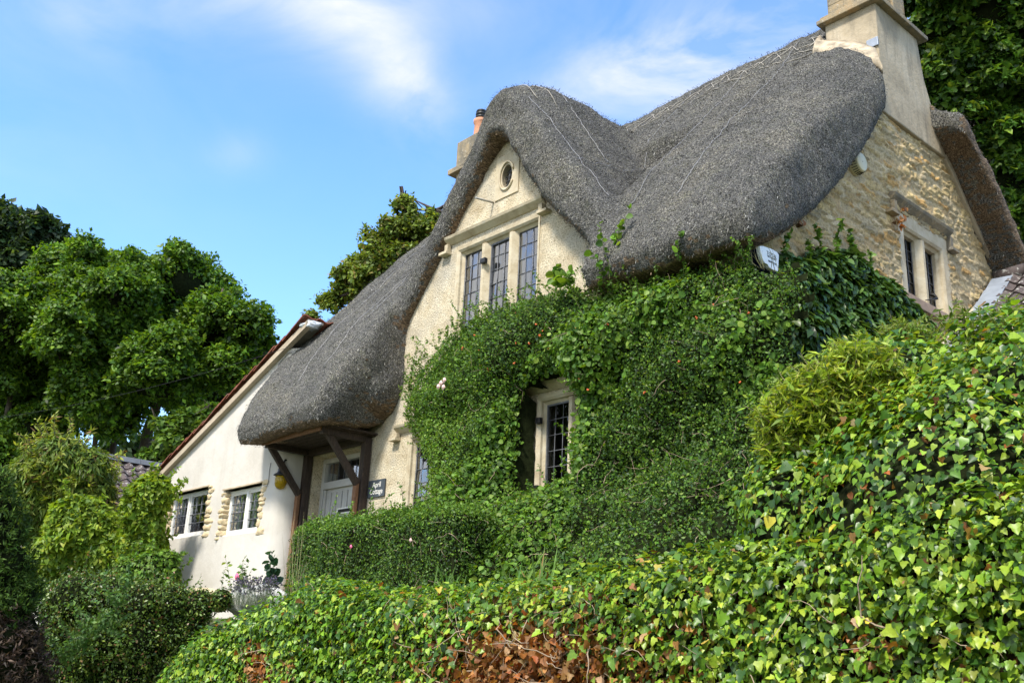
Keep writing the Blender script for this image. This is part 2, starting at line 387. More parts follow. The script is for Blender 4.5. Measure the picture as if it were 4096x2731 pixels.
# ------------------------------------------------------------------ foliage helpers
T_OVAL = (np.array([(0, 0, 0), (-.3, .45, .07), (0, 1, -.06), (.3, .45, .07), (0, .5, 0)], float), [np.array([(0, 4, 2, 1), (0, 3, 2, 4)])])
T_NARROW = (np.array([(0, 0, 0), (-.13, .4, .03), (0, 1, -.08), (.13, .4, .03), (0, .5, 0)], float), [np.array([(0, 4, 2, 1), (0, 3, 2, 4)])])
T_ROUND = (np.array([(0, 0, 0), (-.36, .12, .05), (-.46, .5, .10), (-.28, .85, .05), (0, 1.02, -.05), (.28, .85, .05), (.46, .5, .10), (.36, .12, .05), (0, .5, 0)], float),
           [np.array([(0, 8, 2, 1), (8, 4, 3, 2), (0, 7, 6, 8), (8, 6, 5, 4)])])
T_IVY = (np.array([(0, .05, 0), (-.30, -.05, .02), (-.52, .22, .04), (-.33, .42, .09), (-.30, .66, .05), (0, 1.05, -.14), (.30, .66, .05), (.33, .42, .09), (.52, .22, .04), (.30, -.05, .02), (0, .5, -.02)], float),
         [np.array([(0, 10, 2, 1), (10, 4, 3, 2), (0, 9, 8, 10), (10, 8, 7, 6)]), np.array([(10, 5, 4), (10, 6, 5)])])
T_HEART = (np.array([(0, .05, 0), (-.32, -.04, .04), (-.46, .25, .10), (-.30, .6, .06), (0, 1.05, -.12), (.30, .6, .06), (.46, .25, .10), (.32, -.04, .04), (0, .45, -.02)], float),
           [np.array([(0, 8, 2, 1), (8, 4, 3, 2), (0, 7, 6, 8), (8, 6, 5, 4)])])
def unit(a): return a/np.maximum(np.linalg.norm(a, axis=1, keepdims=True), 1e-9)
def leaves_arrays(P, Nn, tmpl, size, tip=(0, 0, -1), nj=.5, tj=.5, sj=.3):
    n = len(P); tv, tf = tmpl
    z = unit(Nn + RNG.normal(0, nj, (n, 3)))
    t = np.asarray(tip, float); t = (np.broadcast_to(t, (n, 3)) + RNG.normal(0, tj, (n, 3)))
    y = unit(t - z*np.sum(t*z, 1, keepdims=True)); x = np.cross(y, z)
    s = np.clip(np.asarray(size)*(1+RNG.normal(0, sj, n)), np.asarray(size)*.35, None)[:, None, None]
    cu = RNG.normal(0, .22, n)[:, None]; zz = tv[None, :, 2]+cu*(tv[None, :, 1]**2+2*tv[None, :, 0]**2); V = (x[:, None, :]*tv[None, :, 0:1] + y[:, None, :]*tv[None, :, 1:2] + z[:, None, :]*zz[:, :, None])*s + P[:, None, :]
    k = len(tv); F = [(f[None]+(np.arange(n)*k)[:, None, None]).reshape(-1, f.shape[1]) for f in tf]
    return V.reshape(-1, 3), F, k
def pick(pal, n, jit=.18):
    w = np.array([p[0] for p in pal], float); w /= w.sum(); c = np.array([p[1] for p in pal], float)
    i = RNG.choice(len(pal), n, p=w); return np.clip(c[i]*(1+RNG.normal(0, jit, (n, 1)))*(1+RNG.normal(0, jit*.3, (n, 3))), .001, 1)
def leaf_mesh(name, parts):
    """parts: (P, N, template, size, colours, kwargs) joined into one mesh"""
    Vs, Fs, Cs, b = [], {}, [], 0
    for P, Nn, tm, size, C, kw in parts:
        if len(P) == 0: continue
        V, F, k = leaves_arrays(P, Nn, tm, size, **kw)
        Vs.append(V); Cs.append(np.repeat(C, k, axis=0))
        for f in F: Fs.setdefault(f.shape[1], []).append(f+b)
        b += len(V)
    return np_mesh(name, np.concatenate(Vs), [np.concatenate(v) for v in Fs.values()], col=np.concatenate(Cs))
def vnoise(P, scale, seed=0):
    """cheap smooth noise -1..1, vectorised"""
    r = np.random.default_rng(seed); out = np.zeros(len(P))
    for k in range(7):
        d = r.normal(0, 1, 3); ph = r.uniform(0, 6.28); f = scale*r.uniform(.6, 1.7)
        e = r.normal(0, 1, 3); out += np.sin(P@d*f+ph+1.3*np.sin(P@e*f*.7+ph*2))
    return out/7*1.6
def blob_points(blobs, n, shell=(.82, 1.06), cull=.86, lump=.12, lscale=2.0, seed=1, down=True):
    """points on the skin of a union of ellipsoids [(centre, radii)]"""
    C = np.array([b[0] for b in blobs], float); R = np.array([b[1] for b in blobs], float)
    area = (R[:, 0]*R[:, 1]+R[:, 1]*R[:, 2]+R[:, 0]*R[:, 2]); m = int(n*2.2)
    i = RNG.choice(len(blobs), m, p=area/area.sum()); d = unit(RNG.normal(0, 1, (m, 3)))
    s = RNG.uniform(shell[0], shell[1], (m, 1))
    P = C[i]+R[i]*d*s; P = C[i]+(P-C[i])*(1+lump*vnoise(P, lscale, seed))[:, None]
    keep = np.ones(m, bool)
    for j in range(len(blobs)):
        q = np.sum(((P-C[j])/R[j])**2, 1); keep &= ~((q < cull**2) & (i != j))
    if not down: keep &= d[:, 2] > -.3
    P = P[keep][:n]; Nn = unit((d/R[i]))[keep][:n]
    return P, Nn
def clumped(P, Nn, per, rad, flat=.6):
    """turns anchor points into tufts of leaves pointing outward"""
    k = len(P); D = unit(RNG.normal(0, 1, (k, per, 3)).reshape(-1, 3)); Nr = np.repeat(Nn, per, 0)
    D = D*np.sign(np.sum(D*Nr, 1)+.35)[:, None]
    r = np.repeat(rad*RNG.uniform(.6, 1.3, k), per)[:, None]*RNG.uniform(.5, 1, (k*per, 1))
    return np.repeat(P, per, 0)+D*r, unit(D+.5*Nr)
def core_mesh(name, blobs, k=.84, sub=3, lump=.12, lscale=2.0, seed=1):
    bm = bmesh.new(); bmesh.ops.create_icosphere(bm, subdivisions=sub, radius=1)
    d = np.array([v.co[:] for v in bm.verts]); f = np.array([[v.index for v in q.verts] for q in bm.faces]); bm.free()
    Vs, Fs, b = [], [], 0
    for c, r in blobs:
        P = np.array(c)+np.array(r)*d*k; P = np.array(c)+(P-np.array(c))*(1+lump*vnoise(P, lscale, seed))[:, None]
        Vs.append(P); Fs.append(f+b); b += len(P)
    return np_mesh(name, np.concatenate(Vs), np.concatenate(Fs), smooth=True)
def twig(mb, p, d, ln, r, wob=.25, n=5, grav=0):
    p = Vector(p); d = Vector(d).normalized(); pts = [p.copy()]
    for i in range(n):
        d = (d+Vector((random.gauss(0, wob), random.gauss(0, wob), random.gauss(0, wob)-grav))).normalized(); p = p+d*ln/n; pts.append(p.copy())
    mb.tube(pts, [r*(1-.75*i/n) for i in range(n+1)], n=4, cap=False); return pts
# ------------------------------------------------------------------ ground
def ground():
    xs = np.concatenate([[-400, -200, -100, -60, -45, -35], np.arange(-30, 6.01, .5), [8, 12, 20, 40, 100, 400]])
    ys = np.concatenate([[-300, -100, -30, -8, 0, 3, 4.6], np.arange(5.2, 20.1, .5), [25, 35, 60, 100, 200, 500]])
    X, Y = np.meshgrid(xs, ys); P = np.stack([X.ravel(), Y.ravel(), 0*X.ravel()], 1)
    z = np.interp(P[:, 1], [4.9, 5.4, 8, 20, 60, 500], [0, 1.75, 2.2, 3.0, 5.5, 6.5]) + .05*vnoise(P, .9, 5)*(P[:, 1] > 5.5)
    P[:, 2] = z; nx, ny = len(xs), len(ys); i = np.arange(nx*ny).reshape(ny, nx)
    F = np.stack([i[:-1, :-1], i[:-1, 1:], i[1:, 1:], i[1:, :-1]], -1).reshape(-1, 4)
    tag(link('ground', np_mesh('ground', P, F, True), M_ground), kind='structure')
ground()

# ------------------------------------------------------------------ the cottage
FY, GX, WY = 8.5, -5.75, 8.0
cot = empty('thatched_cottage', (-10, 11, 2.3), 'stone cottage with thick grey thatch, a swooping dormer gable and a white wing', 'cottage')

def resample(pts, n):
    p = np.array(pts, float); s = np.r_[0, np.cumsum(np.linalg.norm(np.diff(p, axis=0), axis=1))]
    t = np.linspace(0, s[-1], n); return np.stack([np.interp(t, s, p[:, k]) for k in range(p.shape[1])], 1)
def loft(sections, closed_ends=True):
    """sections: list of (m,3) closed loops -> (V, F)"""
    m = len(sections[0]); V = [tuple(p) for s in sections for p in s]; F = []
    for i in range(len(sections)-1):
        for k in range(m): F.append((i*m+k, i*m+(k+1) % m, (i+1)*m+(k+1) % m, (i+1)*m+k))
    F.append(tuple(range(m))[::-1]); F.append(tuple(range((len(sections)-1)*m, len(sections)*m)))
    return V, F
ZR, RY = 11.32, 12.3
def main_section(x):
    zr = ZR + .03*math.sin(x*1.3)
    # right-hand (garden) profile and the low porch profile, blended over half a metre
    A = resample([(RY, zr), (12.08, zr-.06), (11.7, zr-.5), (11, zr-1.33), (10, zr-2.35), (9.3, zr-3.1), (8.6, zr-3.9), (8.2, zr-4.45), (7.95, zr-4.9), (7.88, zr-5.2), (8.0, zr-5.36)], 30)
    B = resample([(RY, zr), (12.08, zr-.06), (11.7, zr-.5), (11, zr-1.33), (10, zr-2.4), (9.2, zr-3.35), (8.3, zr-4.35), (7.85, zr-4.95), (7.5, zr-5.5), (7.28, zr-6.0), (7.2, zr-6.3), (7.32, zr-6.43)], 30)
    Ai = resample([(8.3, 5.95), (8.65, 6.12), (9.15, 6.48), (9.8, 7.08), (10.26, 7.56), (10.68, 8.06), (10.95, 8.5), (RY, 10.0)], 16)
    Bi = resample([(7.6, 4.93), (8.45, 5.02), (8.9, 5.4), (9.6, 6.5), (10.8, 8.5), (RY, 10.0)], 16)
    t = min(1, max(0, (-x-12.15)/.5)); t = t*t*(3-2*t)
    O = A*(1-t)+B*t; I = Ai*(1-t)+Bi*t
    return O, I
def back_section():
    O = resample([(RY, ZR), (12.55, ZR-.1), (13.1, 10.72), (13.74, 10.0), (14.2, 9.5), (14.7, 8.82), (15.3, 7.8), (15.75, 6.9), (15.9, 6.45), (15.8, 6.25)], 30)
    I = resample([(15.3, 6.6), (14.88, 7.55), (14.29, 8.25), (13.71, 8.86), (13.15, 9.5), (12.9, 9.8), (RY, 10.0)], 12)
    return O, I
IZY, IZZ = [12.3, 12.9, 13.15, 13.71, 14.29, 14.88, 15.4, 15.9], [10.1, 9.8, 9.5, 8.86, 8.25, 7.55, 6.75, 6.2]
def bdrop(x, y, z): ff = min(1, max(0, (x+7.3)/1.75)); w_ = ff*np.clip((y-12.35)/.6, 0, 1); return z*(1-w_)+(np.interp(y, IZY, IZZ)+.34)*w_
def full(x, f=1, dz=0, sh=0):
    O, I = main_section(x); Ob, Ib = back_section(); Ob[:, 1] = bdrop(x, Ob[:, 0], Ob[:, 1])
    loop = np.concatenate([O, I, Ib[::-1][1:], Ob[::-1][:-1]])
    c = np.array([[11.9, 8.9]]); loop = c+(loop-c)*f
    return [(x, p[0], p[1]+dz) for p in loop]
parts = []
xs = [-15.35, -15.2, -15.0, -14.6, -14, -13.4, -12.9, -12.6, -12.4, -12.2, -12.0, -11.5, -11, -10, -9, -7.85, -7.2, -6.75, -6.45]
parts.append(loft([full(x, .93 if x == -15.35 else (.975 if x == -15.2 else 1)) for x in xs if x < -12.1]))
parts.append(loft([full(x) for x in xs if x > -8.1]))
def midsec(x):
    O, I = main_section(x); Ob, Ib = back_section(); o = resample(O[O[:, 0] > 10.15], 24); i = resample(I[I[:, 0] > 10.15], 10)
    return [(x, p[0], p[1]) for p in np.concatenate([o, i, Ib[::-1][1:], Ob[::-1][:-1]])]
parts.append(loft([midsec(x) for x in (-12.6, -11.5, -10.5, -9.5, -8.5, -7.6)]))
# verge overhang in front of and behind the chimney
def cut(O, I, ycut, front):
    o = np.array([p for p in O if (p[0] < ycut if front else p[0] > ycut)]); i = np.array([p for p in I if (p[0] < ycut if front else p[0] > ycut)])
    o = resample(o, 24); i = resample(i, 14)
    return np.concatenate([o, i])
sec = []
for x, f in ((-6.5, 0), (-6.1, .12), (-5.85, .32), (-5.65, .62), (-5.56, .86), (-5.46, 1.02)):
    O, I = main_section(x); L = cut(O, I, 11.42, True); n_o = 24; dr_ = np.interp(L[:, 0], [7.9, 8.4, 9.3, 10.3, 11.42], [.12, .30, .42, .62, .92])
    L[:n_o, 1] -= (dr_*f)[:n_o]; L[n_o:, 1] += np.interp(L[n_o:, 0], [8, 8.8, 9.6, 11], [.13, .12, .06, .04])*f; L[n_o-4:n_o, 1] += np.array([.06, .09, .11, .13])*f; L[:, 0] = 9.6+(L[:, 0]-9.6)*(1-.012*f); sec.append([(x, p[0], p[1]) for p in L])
parts.append(loft(sec))
sec = []
for x, f in ((-6.5, 0), (-6.1, .15), (-5.8, .4), (-5.5, .7), (-5.35, .9), (-5.22, 1.0)):
    O, I = back_section(); L = cut(O, I, 12.98, False); L[:24, 1] = bdrop(x, L[:24, 0], L[:24, 1]); L[:, 1] -= .55*max(0, (x+5.95)/.75)*np.exp(-(L[:, 0]-12.98)/.4); sec.append([(x, p[0], p[1]) for p in L])
parts.append(loft(sec))
# the dormer gable
Do = [(-12.75, 5.85), (-12.8, 6.3), (-12.5, 6.95), (-12.05, 7.45), (-11.62, 7.92), (-11.16, 8.52), (-10.83, 8.96), (-10.45, 9.42), (-10.15, 9.70), (-9.88, 9.8), (-9.62, 9.68), (-9.35, 9.4), (-9.0, 8.95), (-8.6, 8.35), (-8.2, 7.8), (-7.8, 7.3), (-7.52, 6.9), (-7.4, 6.45), (-7.5, 6.08)]
Di = [(-7.72, 6.02), (-7.86, 6.3), (-8.02, 6.7), (-8.41, 7.1), (-8.86, 7.6), (-9.35, 8.35), (-9.7, 8.85), (-9.95, 9.04), (-10.18, 8.95), (-10.62, 8.5), (-11.1, 7.95), (-11.55, 7.42), (-12.0, 6.86), (-12.32, 6.4), (-12.45, 6.1), (-12.6, 5.85)]
def dorm(y, f, lift, wide=0):
    O = resample(Do, 44); I = resample(Di, 34); L = np.concatenate([O, I])
    c = L.copy(); # shrink towards the mid-line of the thatch
    M = np.concatenate([O*.5+resample(Di[::-1], 44)*.5, I*.5+resample(Do[::-1], 34)*.5]); L = M+(L-M)*f
    pk = np.exp(-((L[:, 0]+9.9)/.75)**2)
    L[:, 1] += lift*pk*(np.arange(len(L)) < 44)
    L[:, 0] = -9.9+(L[:, 0]+9.9)*(1+wide)
    return [(p[0], y+max(0, 8.5-y)*.6*min(1, max(0, (-9.9-p[0])/.8)), p[1]) for p in L]
parts.append(loft([dorm(8.10, .62, -.05), dorm(8.16, .86, -.02), dorm(8.26, .97, 0), dorm(8.45, 1, .12), dorm(8.75, 1, .26, .0), dorm(9.1, 1, .36, .01), dorm(9.8, 1, .38, .02), dorm(10.6, 1, .36, .02), dorm(11.4, 1, .32, 0)]))
# flared foot of the left verge, where it dies into the porch thatch
fo = []
for y, r in ((7.95, .12), (8.05, .24), (8.25, .33), (8.6, .36), (9.2, .3)):
    fo.append([(-12.5+r*math.cos(a), y, 5.75+.1*(y-8)+1.7*r*math.sin(a)) for a in np.linspace(0, 2*math.pi, 20, endpoint=False)])
parts.append(loft(fo))
V, F, b = [], [], 0
for v, f in parts:
    V += v; F += [tuple(i+b for i in q) for q in f]; b += len(v)
me = bpy.data.meshes.new('thatch_source'); me.from_pydata(V, [], F)
bm = bmesh.new(); bm.from_mesh(me); bmesh.ops.recalc_face_normals(bm, faces=bm.faces); bm.to_mesh(me); bm.free()
tmp = bpy.data.objects.new('thatch_source', me); COL.objects.link(tmp)
md = tmp.modifiers.new('r', 'REMESH'); md.mode = 'VOXEL'; md.voxel_size = .05
ms = tmp.modifiers.new('s', 'SMOOTH'); ms.iterations = 9; ms.factor = .6
dg = bpy.context.evaluated_depsgraph_get(); tm = bpy.data.meshes.new_from_object(tmp.evaluated_get(dg))
bpy.data.objects.remove(tmp)
nv = len(tm.vertices); P = np.zeros(nv*3, np.float32); tm.vertices.foreach_get('co', P); P = P.reshape(-1, 3)
Nn = np.zeros(nv*3, np.float32); tm.vertex_normals.foreach_get('vector', Nn) if hasattr(tm, 'vertex_normals') else None; Nn = Nn.reshape(-1, 3)
disp = .035*vnoise(P, 1.6, 3)+.018*vnoise(P, 5, 4)+.010*vnoise(P, 14, 8)+RNG.normal(0, .004, nv)
P = P+Nn*disp[:, None]; tm.vertices.foreach_set('co', P.astype(np.float32).ravel())
npoly = len(tm.polygons); pn = np.zeros(npoly*3, np.float32); tm.polygons.foreach_get('normal', pn); pn = pn.reshape(-1, 3)
pc = np.zeros(npoly*3, np.float32); tm.polygons.foreach_get('center', pc); pc = pc.reshape(-1, 3)
tm.materials.clear()
thatch = link('thatched_roof', tm, [M_thatch, M_straw], cot); thatch.data.name = 'thatched_roof'
jit = RNG.normal(0, .10, npoly)+.12*vnoise(pc, 9, 55); pn = pn.copy(); pj = pn; under = (pn[:, 2]+jit < -.62) | ((pn[:, 2] < -.15) & (pn[:, 1] > -.38) & (pn[:, 0] > .35) & (pc[:, 0] < -9.9) & (pc[:, 0] > -12.7) & (pc[:, 1] < 9) & (pc[:, 2] > 6.2)) | ((pc[:, 0] > -5.75) & (pn[:, 0]+jit > .45) & (pn[:, 2]+jit < .35) & (pc[:, 1] > 12.5))
tm.polygons.foreach_set('material_index', under.astype(np.int32)); tm.polygons.foreach_set('use_smooth', np.ones(npoly, bool)); tm.update()
bvh = BVHTree.FromPolygons([Vector(p) for p in P.tolist()], [tuple(q.vertices) for q in tm.polygons])
# loose reed ends over the whole coat
ar = np.zeros(npoly, np.float32); tm.polygons.foreach_get('area', ar)
vis = (pn[:, 1] < .35) | (pn[:, 2] > .3) | (pn[:, 0] > .2); w = ar*vis*np.where(under, 1.5, 1)
nS = 230000; idx = RNG.choice(npoly, nS, p=w/w.sum())
Ps = pc[idx]+RNG.normal(0, .02, (nS, 3)); Ns = pn[idx]
dn = np.array([0, -.35, -1.0]); td = unit(dn-Ns*np.sum(dn*Ns, 1, keepdims=True)+RNG.normal(0, .24, (nS, 3))+Ns*.42)
un = under[idx]
td = np.where(un[:, None], unit(np.array([.1, -1, -.3])+RNG.normal(0, .35, (nS, 3))), td)
sd = unit(np.cross(td, Ns)+1e-4); ln = RNG.uniform(.018, .045, nS)[:, None]; wd = RNG.uniform(.0018, .0042, nS)[:, None]
Ps = Ps+Ns*.004
Vq = np.stack([Ps-sd*wd, Ps+sd*wd, Ps+sd*wd*.7+td*ln, Ps-sd*wd*.7+td*ln], 1).reshape(-1, 3)
g = np.where(RNG.random(nS) < .13, RNG.uniform(.25, .5, nS), np.where(RNG.random(nS) < .55, RNG.uniform(.01, .05, nS), RNG.uniform(.06, .26, nS)))
cc = g[:, None]*np.where(un[:, None], [1.0, .72, .47], [1.0, .97, .88]); cc = np.where(un[:, None], cc*1.0, cc)
link('loose_reed', np_mesh('loose_reed', Vq, np.arange(nS*4).reshape(-1, 4), col=np.repeat(cc, 4, 0)), M_attr_straw, thatch)

# hazel spars and net wires laid on the thatch
def drop(x, y, z=14.0, d=(0, 0, -1), off=.015):
    h = bvh.ray_cast(Vector((x, y, z)), Vector(d))
    return (h[0]+h[1]*off, h[1]) if h[0] is not None else (None, None)
M_hazel = m_simple('hazel', (.36, .335, .29), .8, .3, 8, .2); sp = MB()
def on_roof(path, r, k=14, off=.012, wob=0):
    pts = []
    for i in range(len(path)-1):
        a, b2 = Vector(path[i]), Vector(path[i+1])
        for t in range(k):
            q = a.lerp(b2, t/k); h, _ = drop(q.x+random.gauss(0, wob), q.y+random.gauss(0, wob), off=off)
            if h: pts.append(h)
    if len(pts) > 2: return pts
random.seed(3)
for yy in (11.75, 11.45):
    for i in range(9):
        x0 = -5.9-i*.6; pts = on_roof([(x0, yy+random.gauss(0, .02)), (x0-.55, yy+random.gauss(0, .02))], .008, 8)
        if pts: sp.tube(pts, .0085, 4)
for i in range(17):
    x0 = -5.9-i*.31
    for a, b2 in (((x0, 11.75), (x0-.3, 11.45)), ((x0-.3, 11.75), (x0, 11.45))):
        if random.random() < .8:
            pts = on_roof([a, b2], .007, 6, .02)
            if pts: sp.tube(pts, .0065, 4)
sp.build('hazel_spars', M_hazel, thatch); sp = MB()
for yy, xa, xb in ((8.5, -10.5, -9.3), (8.8, -10.5, -9.2)):
    pts = on_roof([(xa, yy), (xb, yy+.02)], .008, 14)
    if pts: sp.tube(pts, .006, 4)
sp.build('hazel_spars', M_hazel, thatch); sp = MB()
for z0 in (9.9, 9.55):                                    # spars round the right-hand ridge end
    x0 = -7.0
    pts = []
    for t in np.linspace(0, 1, 16):
        h = bvh.ray_cast(Vector((x0+t*1.5, 6, z0+.75-.35*t*t)), Vector((0, 1, 0)))
        if h[0]: pts.append(h[0]+h[1]*.012)
    if len(pts) > 3: sp.tube(pts, .0085, 4)
sp.build('hazel_spars', M_hazel, thatch)
M_wire = m_simple('galvanised_wire', (.36, .36, .37), .5, .1, 8, 0, metal=.4)
for (x0, y0, x1, y1) in ((-9.2, 11.9, -8.35, 8.2), (-7.1, 11.9, -6.55, 8.1), (-8.0, 11.9, -7.4, 8.2), (-10.0, 9.0, -8.6, 9.25), (-9.4, 8.35, -7.8, 8.4), (-14.3, 10.5, -13.6, 7.4), (-12.9, 9.2, -12.75, 8.1), (-13.1, 10.2, -13.0, 7.5)):
    pts = on_roof([(x0, y0), (x1, y1)], .004, 40, .02, .012)
    if pts: wr = MB(); wr.tube(pts, .0032, 4); wr.build('net_seam', M_wire, thatch)

# ---- wall panels cut with openings
def inpoly(x, y, poly):
    c = False; n = len(poly); j = n-1
    for i in range(n):
        xi, yi = poly[i]; xj, yj = poly[j]
        if ((yi > y) != (yj > y)) and x < (xj-xi)*(y-yi)/(yj-yi)+xi: c = not c
        j = i
    return c
def panel(outline, holes, mp, depth=.3):
    vs = [Vector(p) for p in outline]; es = [(i, (i+1) % len(outline)) for i in range(len(outline))]
    for h in holes:
        b = len(vs); vs += [Vector(p) for p in h]; es += [(b+i, b+(i+1) % len(h)) for i in range(len(h))]
    r = delaunay_2d_cdt(vs, es, [], 0, 1e-6); mb = MB(); fs = []
    for f in r[2]:
        cx = sum(r[0][i][0] for i in f)/3; cy = sum(r[0][i][1] for i in f)/3
        if inpoly(cx, cy, outline) and not any(inpoly(cx, cy, h) for h in holes): fs.append(f)
    mb.add([mp(p[0], p[1], 0) for p in r[0]], fs)
    for h in holes:
        n = len(h); V = [mp(p[0], p[1], 0) for p in h]+[mp(p[0], p[1], -depth) for p in h]
        mb.add(V, [(i, (i+1) % n, n+(i+1) % n, n+i) for i in range(n)])
    return mb
def rect(a, b, c, d): return [(a, b), (c, b), (c, d), (a, d)]
mF = lambda u, v, w: (u, FY-w, v)          # facade: u = x, outward = -y
mG = lambda u, v, w: (GX+w, u, v)          # gable: u = y, outward = +x
mW = lambda u, v, w: (u, WY-w, v)          # wing front

oval = [(-9.945+.115*math.cos(a), 8.43+.185*math.sin(a)) for a in np.linspace(0, 2*math.pi, 20, endpoint=False)]
up_r = rect(-11.02, 5.9, -9.22, 7.55); low_r = rect(-9.10, 3.55, -7.95, 4.9); left_r = rect(-11.88, 3.45, -10.4, 4.78); door_r = rect(-14.6, 2.2, -13.2, 4.82)
fac = panel([(-14.7, 1.6), (GX, 1.6), (GX, 6.6), (-7.75, 6.6), (-8.3, 7.35), (-9.1, 8.4), (-9.6, 9.15), (-9.95, 9.35), (-10.3, 9.15), (-11.1, 8.2), (-11.8, 7.3), (-12.35, 6.5), (-12.6, 5.9), (-14.7, 5.9)],
            [oval, up_r, low_r, left_r, door_r], mF, .32)
fac.build('front_wall', M_render, cot)

# ---- windows with stone mullions
def panes(mp, a, b, v0, v1, nc, nr, w, name_mat, parent):
    g = MB()
    for i in range(nc):
        for j in range(nr):
            q = rect(a+(b-a)*i/nc, v0+(v1-v0)*j/nr, a+(b-a)*(i+1)/nc, v0+(v1-v0)*(j+1)/nr); tx, ty_ = random.gauss(0, .0022), random.gauss(0, .0022)
            g.add([mp(q[k][0], q[k][1], w+(tx if k in (1, 2) else -tx)+(ty_ if k > 1 else -ty_)) for k in range(4)], [(0, 1, 2, 3)])
    return g.build('glass', name_mat, parent)
def stone_window(mp, lights, v0, v1, hood=None, surround=.10, rows=6, cols=3, glass_w=-.10, open_light=None, name='mullioned_window', curtains=(), sill=True, depth=1.5, gm=None):
    f = MB(); u0 = lights[0][0]; u1 = lights[-1][1]
    def pr(prof, a, b, vert):                                    # prof in (across, w)
        if vert: P = [mp(q[0], a, q[1]) for q in prof]; e = Vector(mp(0, b, 0))-Vector(mp(0, a, 0))
        else: P = [mp(a, q[0], q[1]) for q in prof]; e = Vector(mp(b, 0, 0))-Vector(mp(a, 0, 0))
        f.prism(P, e)
    for i in range(len(lights)-1):
        a, b = lights[i][1], lights[i+1][0]; m = (a+b)/2
        pr([(a, -.12), (a, -.075), (m-.028, .004), (m+.028, .004), (b, -.075), (b, -.12)], v0-.02, v1+.02, True)
    for a, s in ((u0, -1), (u1, 1)):
        pr([(a, -.14), (a, -.075), (a+s*.035, -.045), (a+s*.04, -.01), (a+s*.07, .012), (a+s*surround, .016), (a+s*surround, -.14)], v0-.02, v1+.10, True)
    pr([(v1, -.14), (v1, -.075), (v1+.035, -.045), (v1+.04, -.012), (v1+.07, .013), (v1+surround+.02, .019), (v1+surround+.02, -.14)], u0-surround-.003, u1+surround+.003, False)
    if sill: pr([(v0, -.14), (v0-.02, .05), (v0-.10, .055), (v0-.11, -.14)], u0-surround, u1+surround, False)
    w = f.build(name, M_dress, cot)
    if hood:
        hu0, hu1, hv, drop_, st = hood; h = MB()
        P = [mp(hu0, hv, -.02), mp(hu0, hv, .05), mp(hu0, hv-.02, .115), mp(hu0, hv-.06, .10), mp(hu0, hv-.13, .015), mp(hu0, hv-.13, -.02)]
        h.prism(P, Vector(mp(hu1, 0, 0))-Vector(mp(hu0, 0, 0)))
        for u, s in ((hu0, 1), (hu1, -1)):
            a, b = sorted((u, u+s*.075)); h.prism([mp(a, hv-.13, .014), mp(b, hv-.13, .014), mp(b, hv-.13, .085), mp(a, hv-.13, .085)], Vector(mp(0, hv-drop_, 0))-Vector(mp(0, hv-.13, 0)))
            a, b = sorted((u-s*st, u+s*.08)); h.prism([mp(a, hv-drop_, .0), mp(b, hv-drop_, .0), mp(b, hv-drop_, .11), mp(a, hv-drop_, .11)], Vector(mp(0, hv-drop_-.045, 0))-Vector(mp(0, hv-drop_, 0)))
        h.build('hood_mould', M_ashlar if mp is mG else M_dress, w, bevel=.006)
    for i, (a, b) in enumerate(lights):
        panes(mp, a-.004, b+.004, v0-.004, v1+.004, cols, rows, glass_w, gm or M_glass, w)
        l = MB(); ww = glass_w+.009
        ops = open_light is not None and i in open_light
        if ops:
            for q in (rect(a, v0, a+.022, v1), rect(b-.022, v0, b, v1), rect(a+.022, v1-.024, b-.022, v1), rect(a+.022, v0, b-.022, v0+.022)):
                l.prism([mp(q[k][0], q[k][1], ww-.01) for k in range(4)], Vector(mp(0, 0, .03))-Vector(mp(0, 0, 0)))
        for k in range(0, cols+1):
            u = a+(b-a)*k/cols; r = .0065 if 0 < k < cols else .008
            l.tube([mp(u+random.gauss(0, .002), v0, ww), mp(u+random.gauss(0, .003), (v0+v1)/2, ww), mp(u+random.gauss(0, .002), v1, ww)], r, 4)
        for k in range(0, rows+1):
            v = v0+(v1-v0)*k/rows; l.tube([mp(a, v+random.gauss(0, .003), ww), mp((a+b)/2, v+random.gauss(0, .003), ww), mp(b, v+random.gauss(0, .003), ww)], .0065, 4)
        l.build('leading', M_lead, w)
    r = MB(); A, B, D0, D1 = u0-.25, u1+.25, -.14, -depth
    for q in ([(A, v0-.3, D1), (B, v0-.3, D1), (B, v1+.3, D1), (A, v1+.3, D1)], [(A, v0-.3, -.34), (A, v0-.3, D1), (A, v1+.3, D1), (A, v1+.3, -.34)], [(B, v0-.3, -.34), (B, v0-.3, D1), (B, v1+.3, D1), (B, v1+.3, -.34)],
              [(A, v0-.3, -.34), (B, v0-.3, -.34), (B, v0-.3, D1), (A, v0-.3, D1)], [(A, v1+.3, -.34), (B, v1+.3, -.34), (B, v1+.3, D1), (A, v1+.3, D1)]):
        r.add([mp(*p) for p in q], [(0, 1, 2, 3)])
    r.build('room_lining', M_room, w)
    if curtains:
        for (a, b, dd) in curtains:
            c = MB(); n = 10; V = []
            for k in range(n+1):
                u = a+(b-a)*k/n; V += [mp(u, v0-.2, dd+.02*math.sin(k*2.1)), mp(u, v1+.2, dd+.02*math.sin(k*2.1+.3))]
            c.add(V, [(2*k, 2*k+2, 2*k+3, 2*k+1) for k in range(n)], True); c.build('curtain', M_curtain, w)
    return w
w_up = stone_window(mF, [(-10.92, -10.50), (-10.32, -9.90), (-9.72, -9.30)], 5.98, 7.48, hood=(-11.25, -9.10, 7.82, .24, .11), open_light=(1,), rows=7, curtains=((-11.35, -11.05, -.22), (-11.0, -10.86, -.3), (-10.5, -10.33, -.3), (-9.98, -9.74, -.35)))
h = MB(); h.box((-10.41, 8.44, 7.16), (-10.30, 8.50, 7.235)); h.build('casement_hinge', M_iron, w_up, .01)
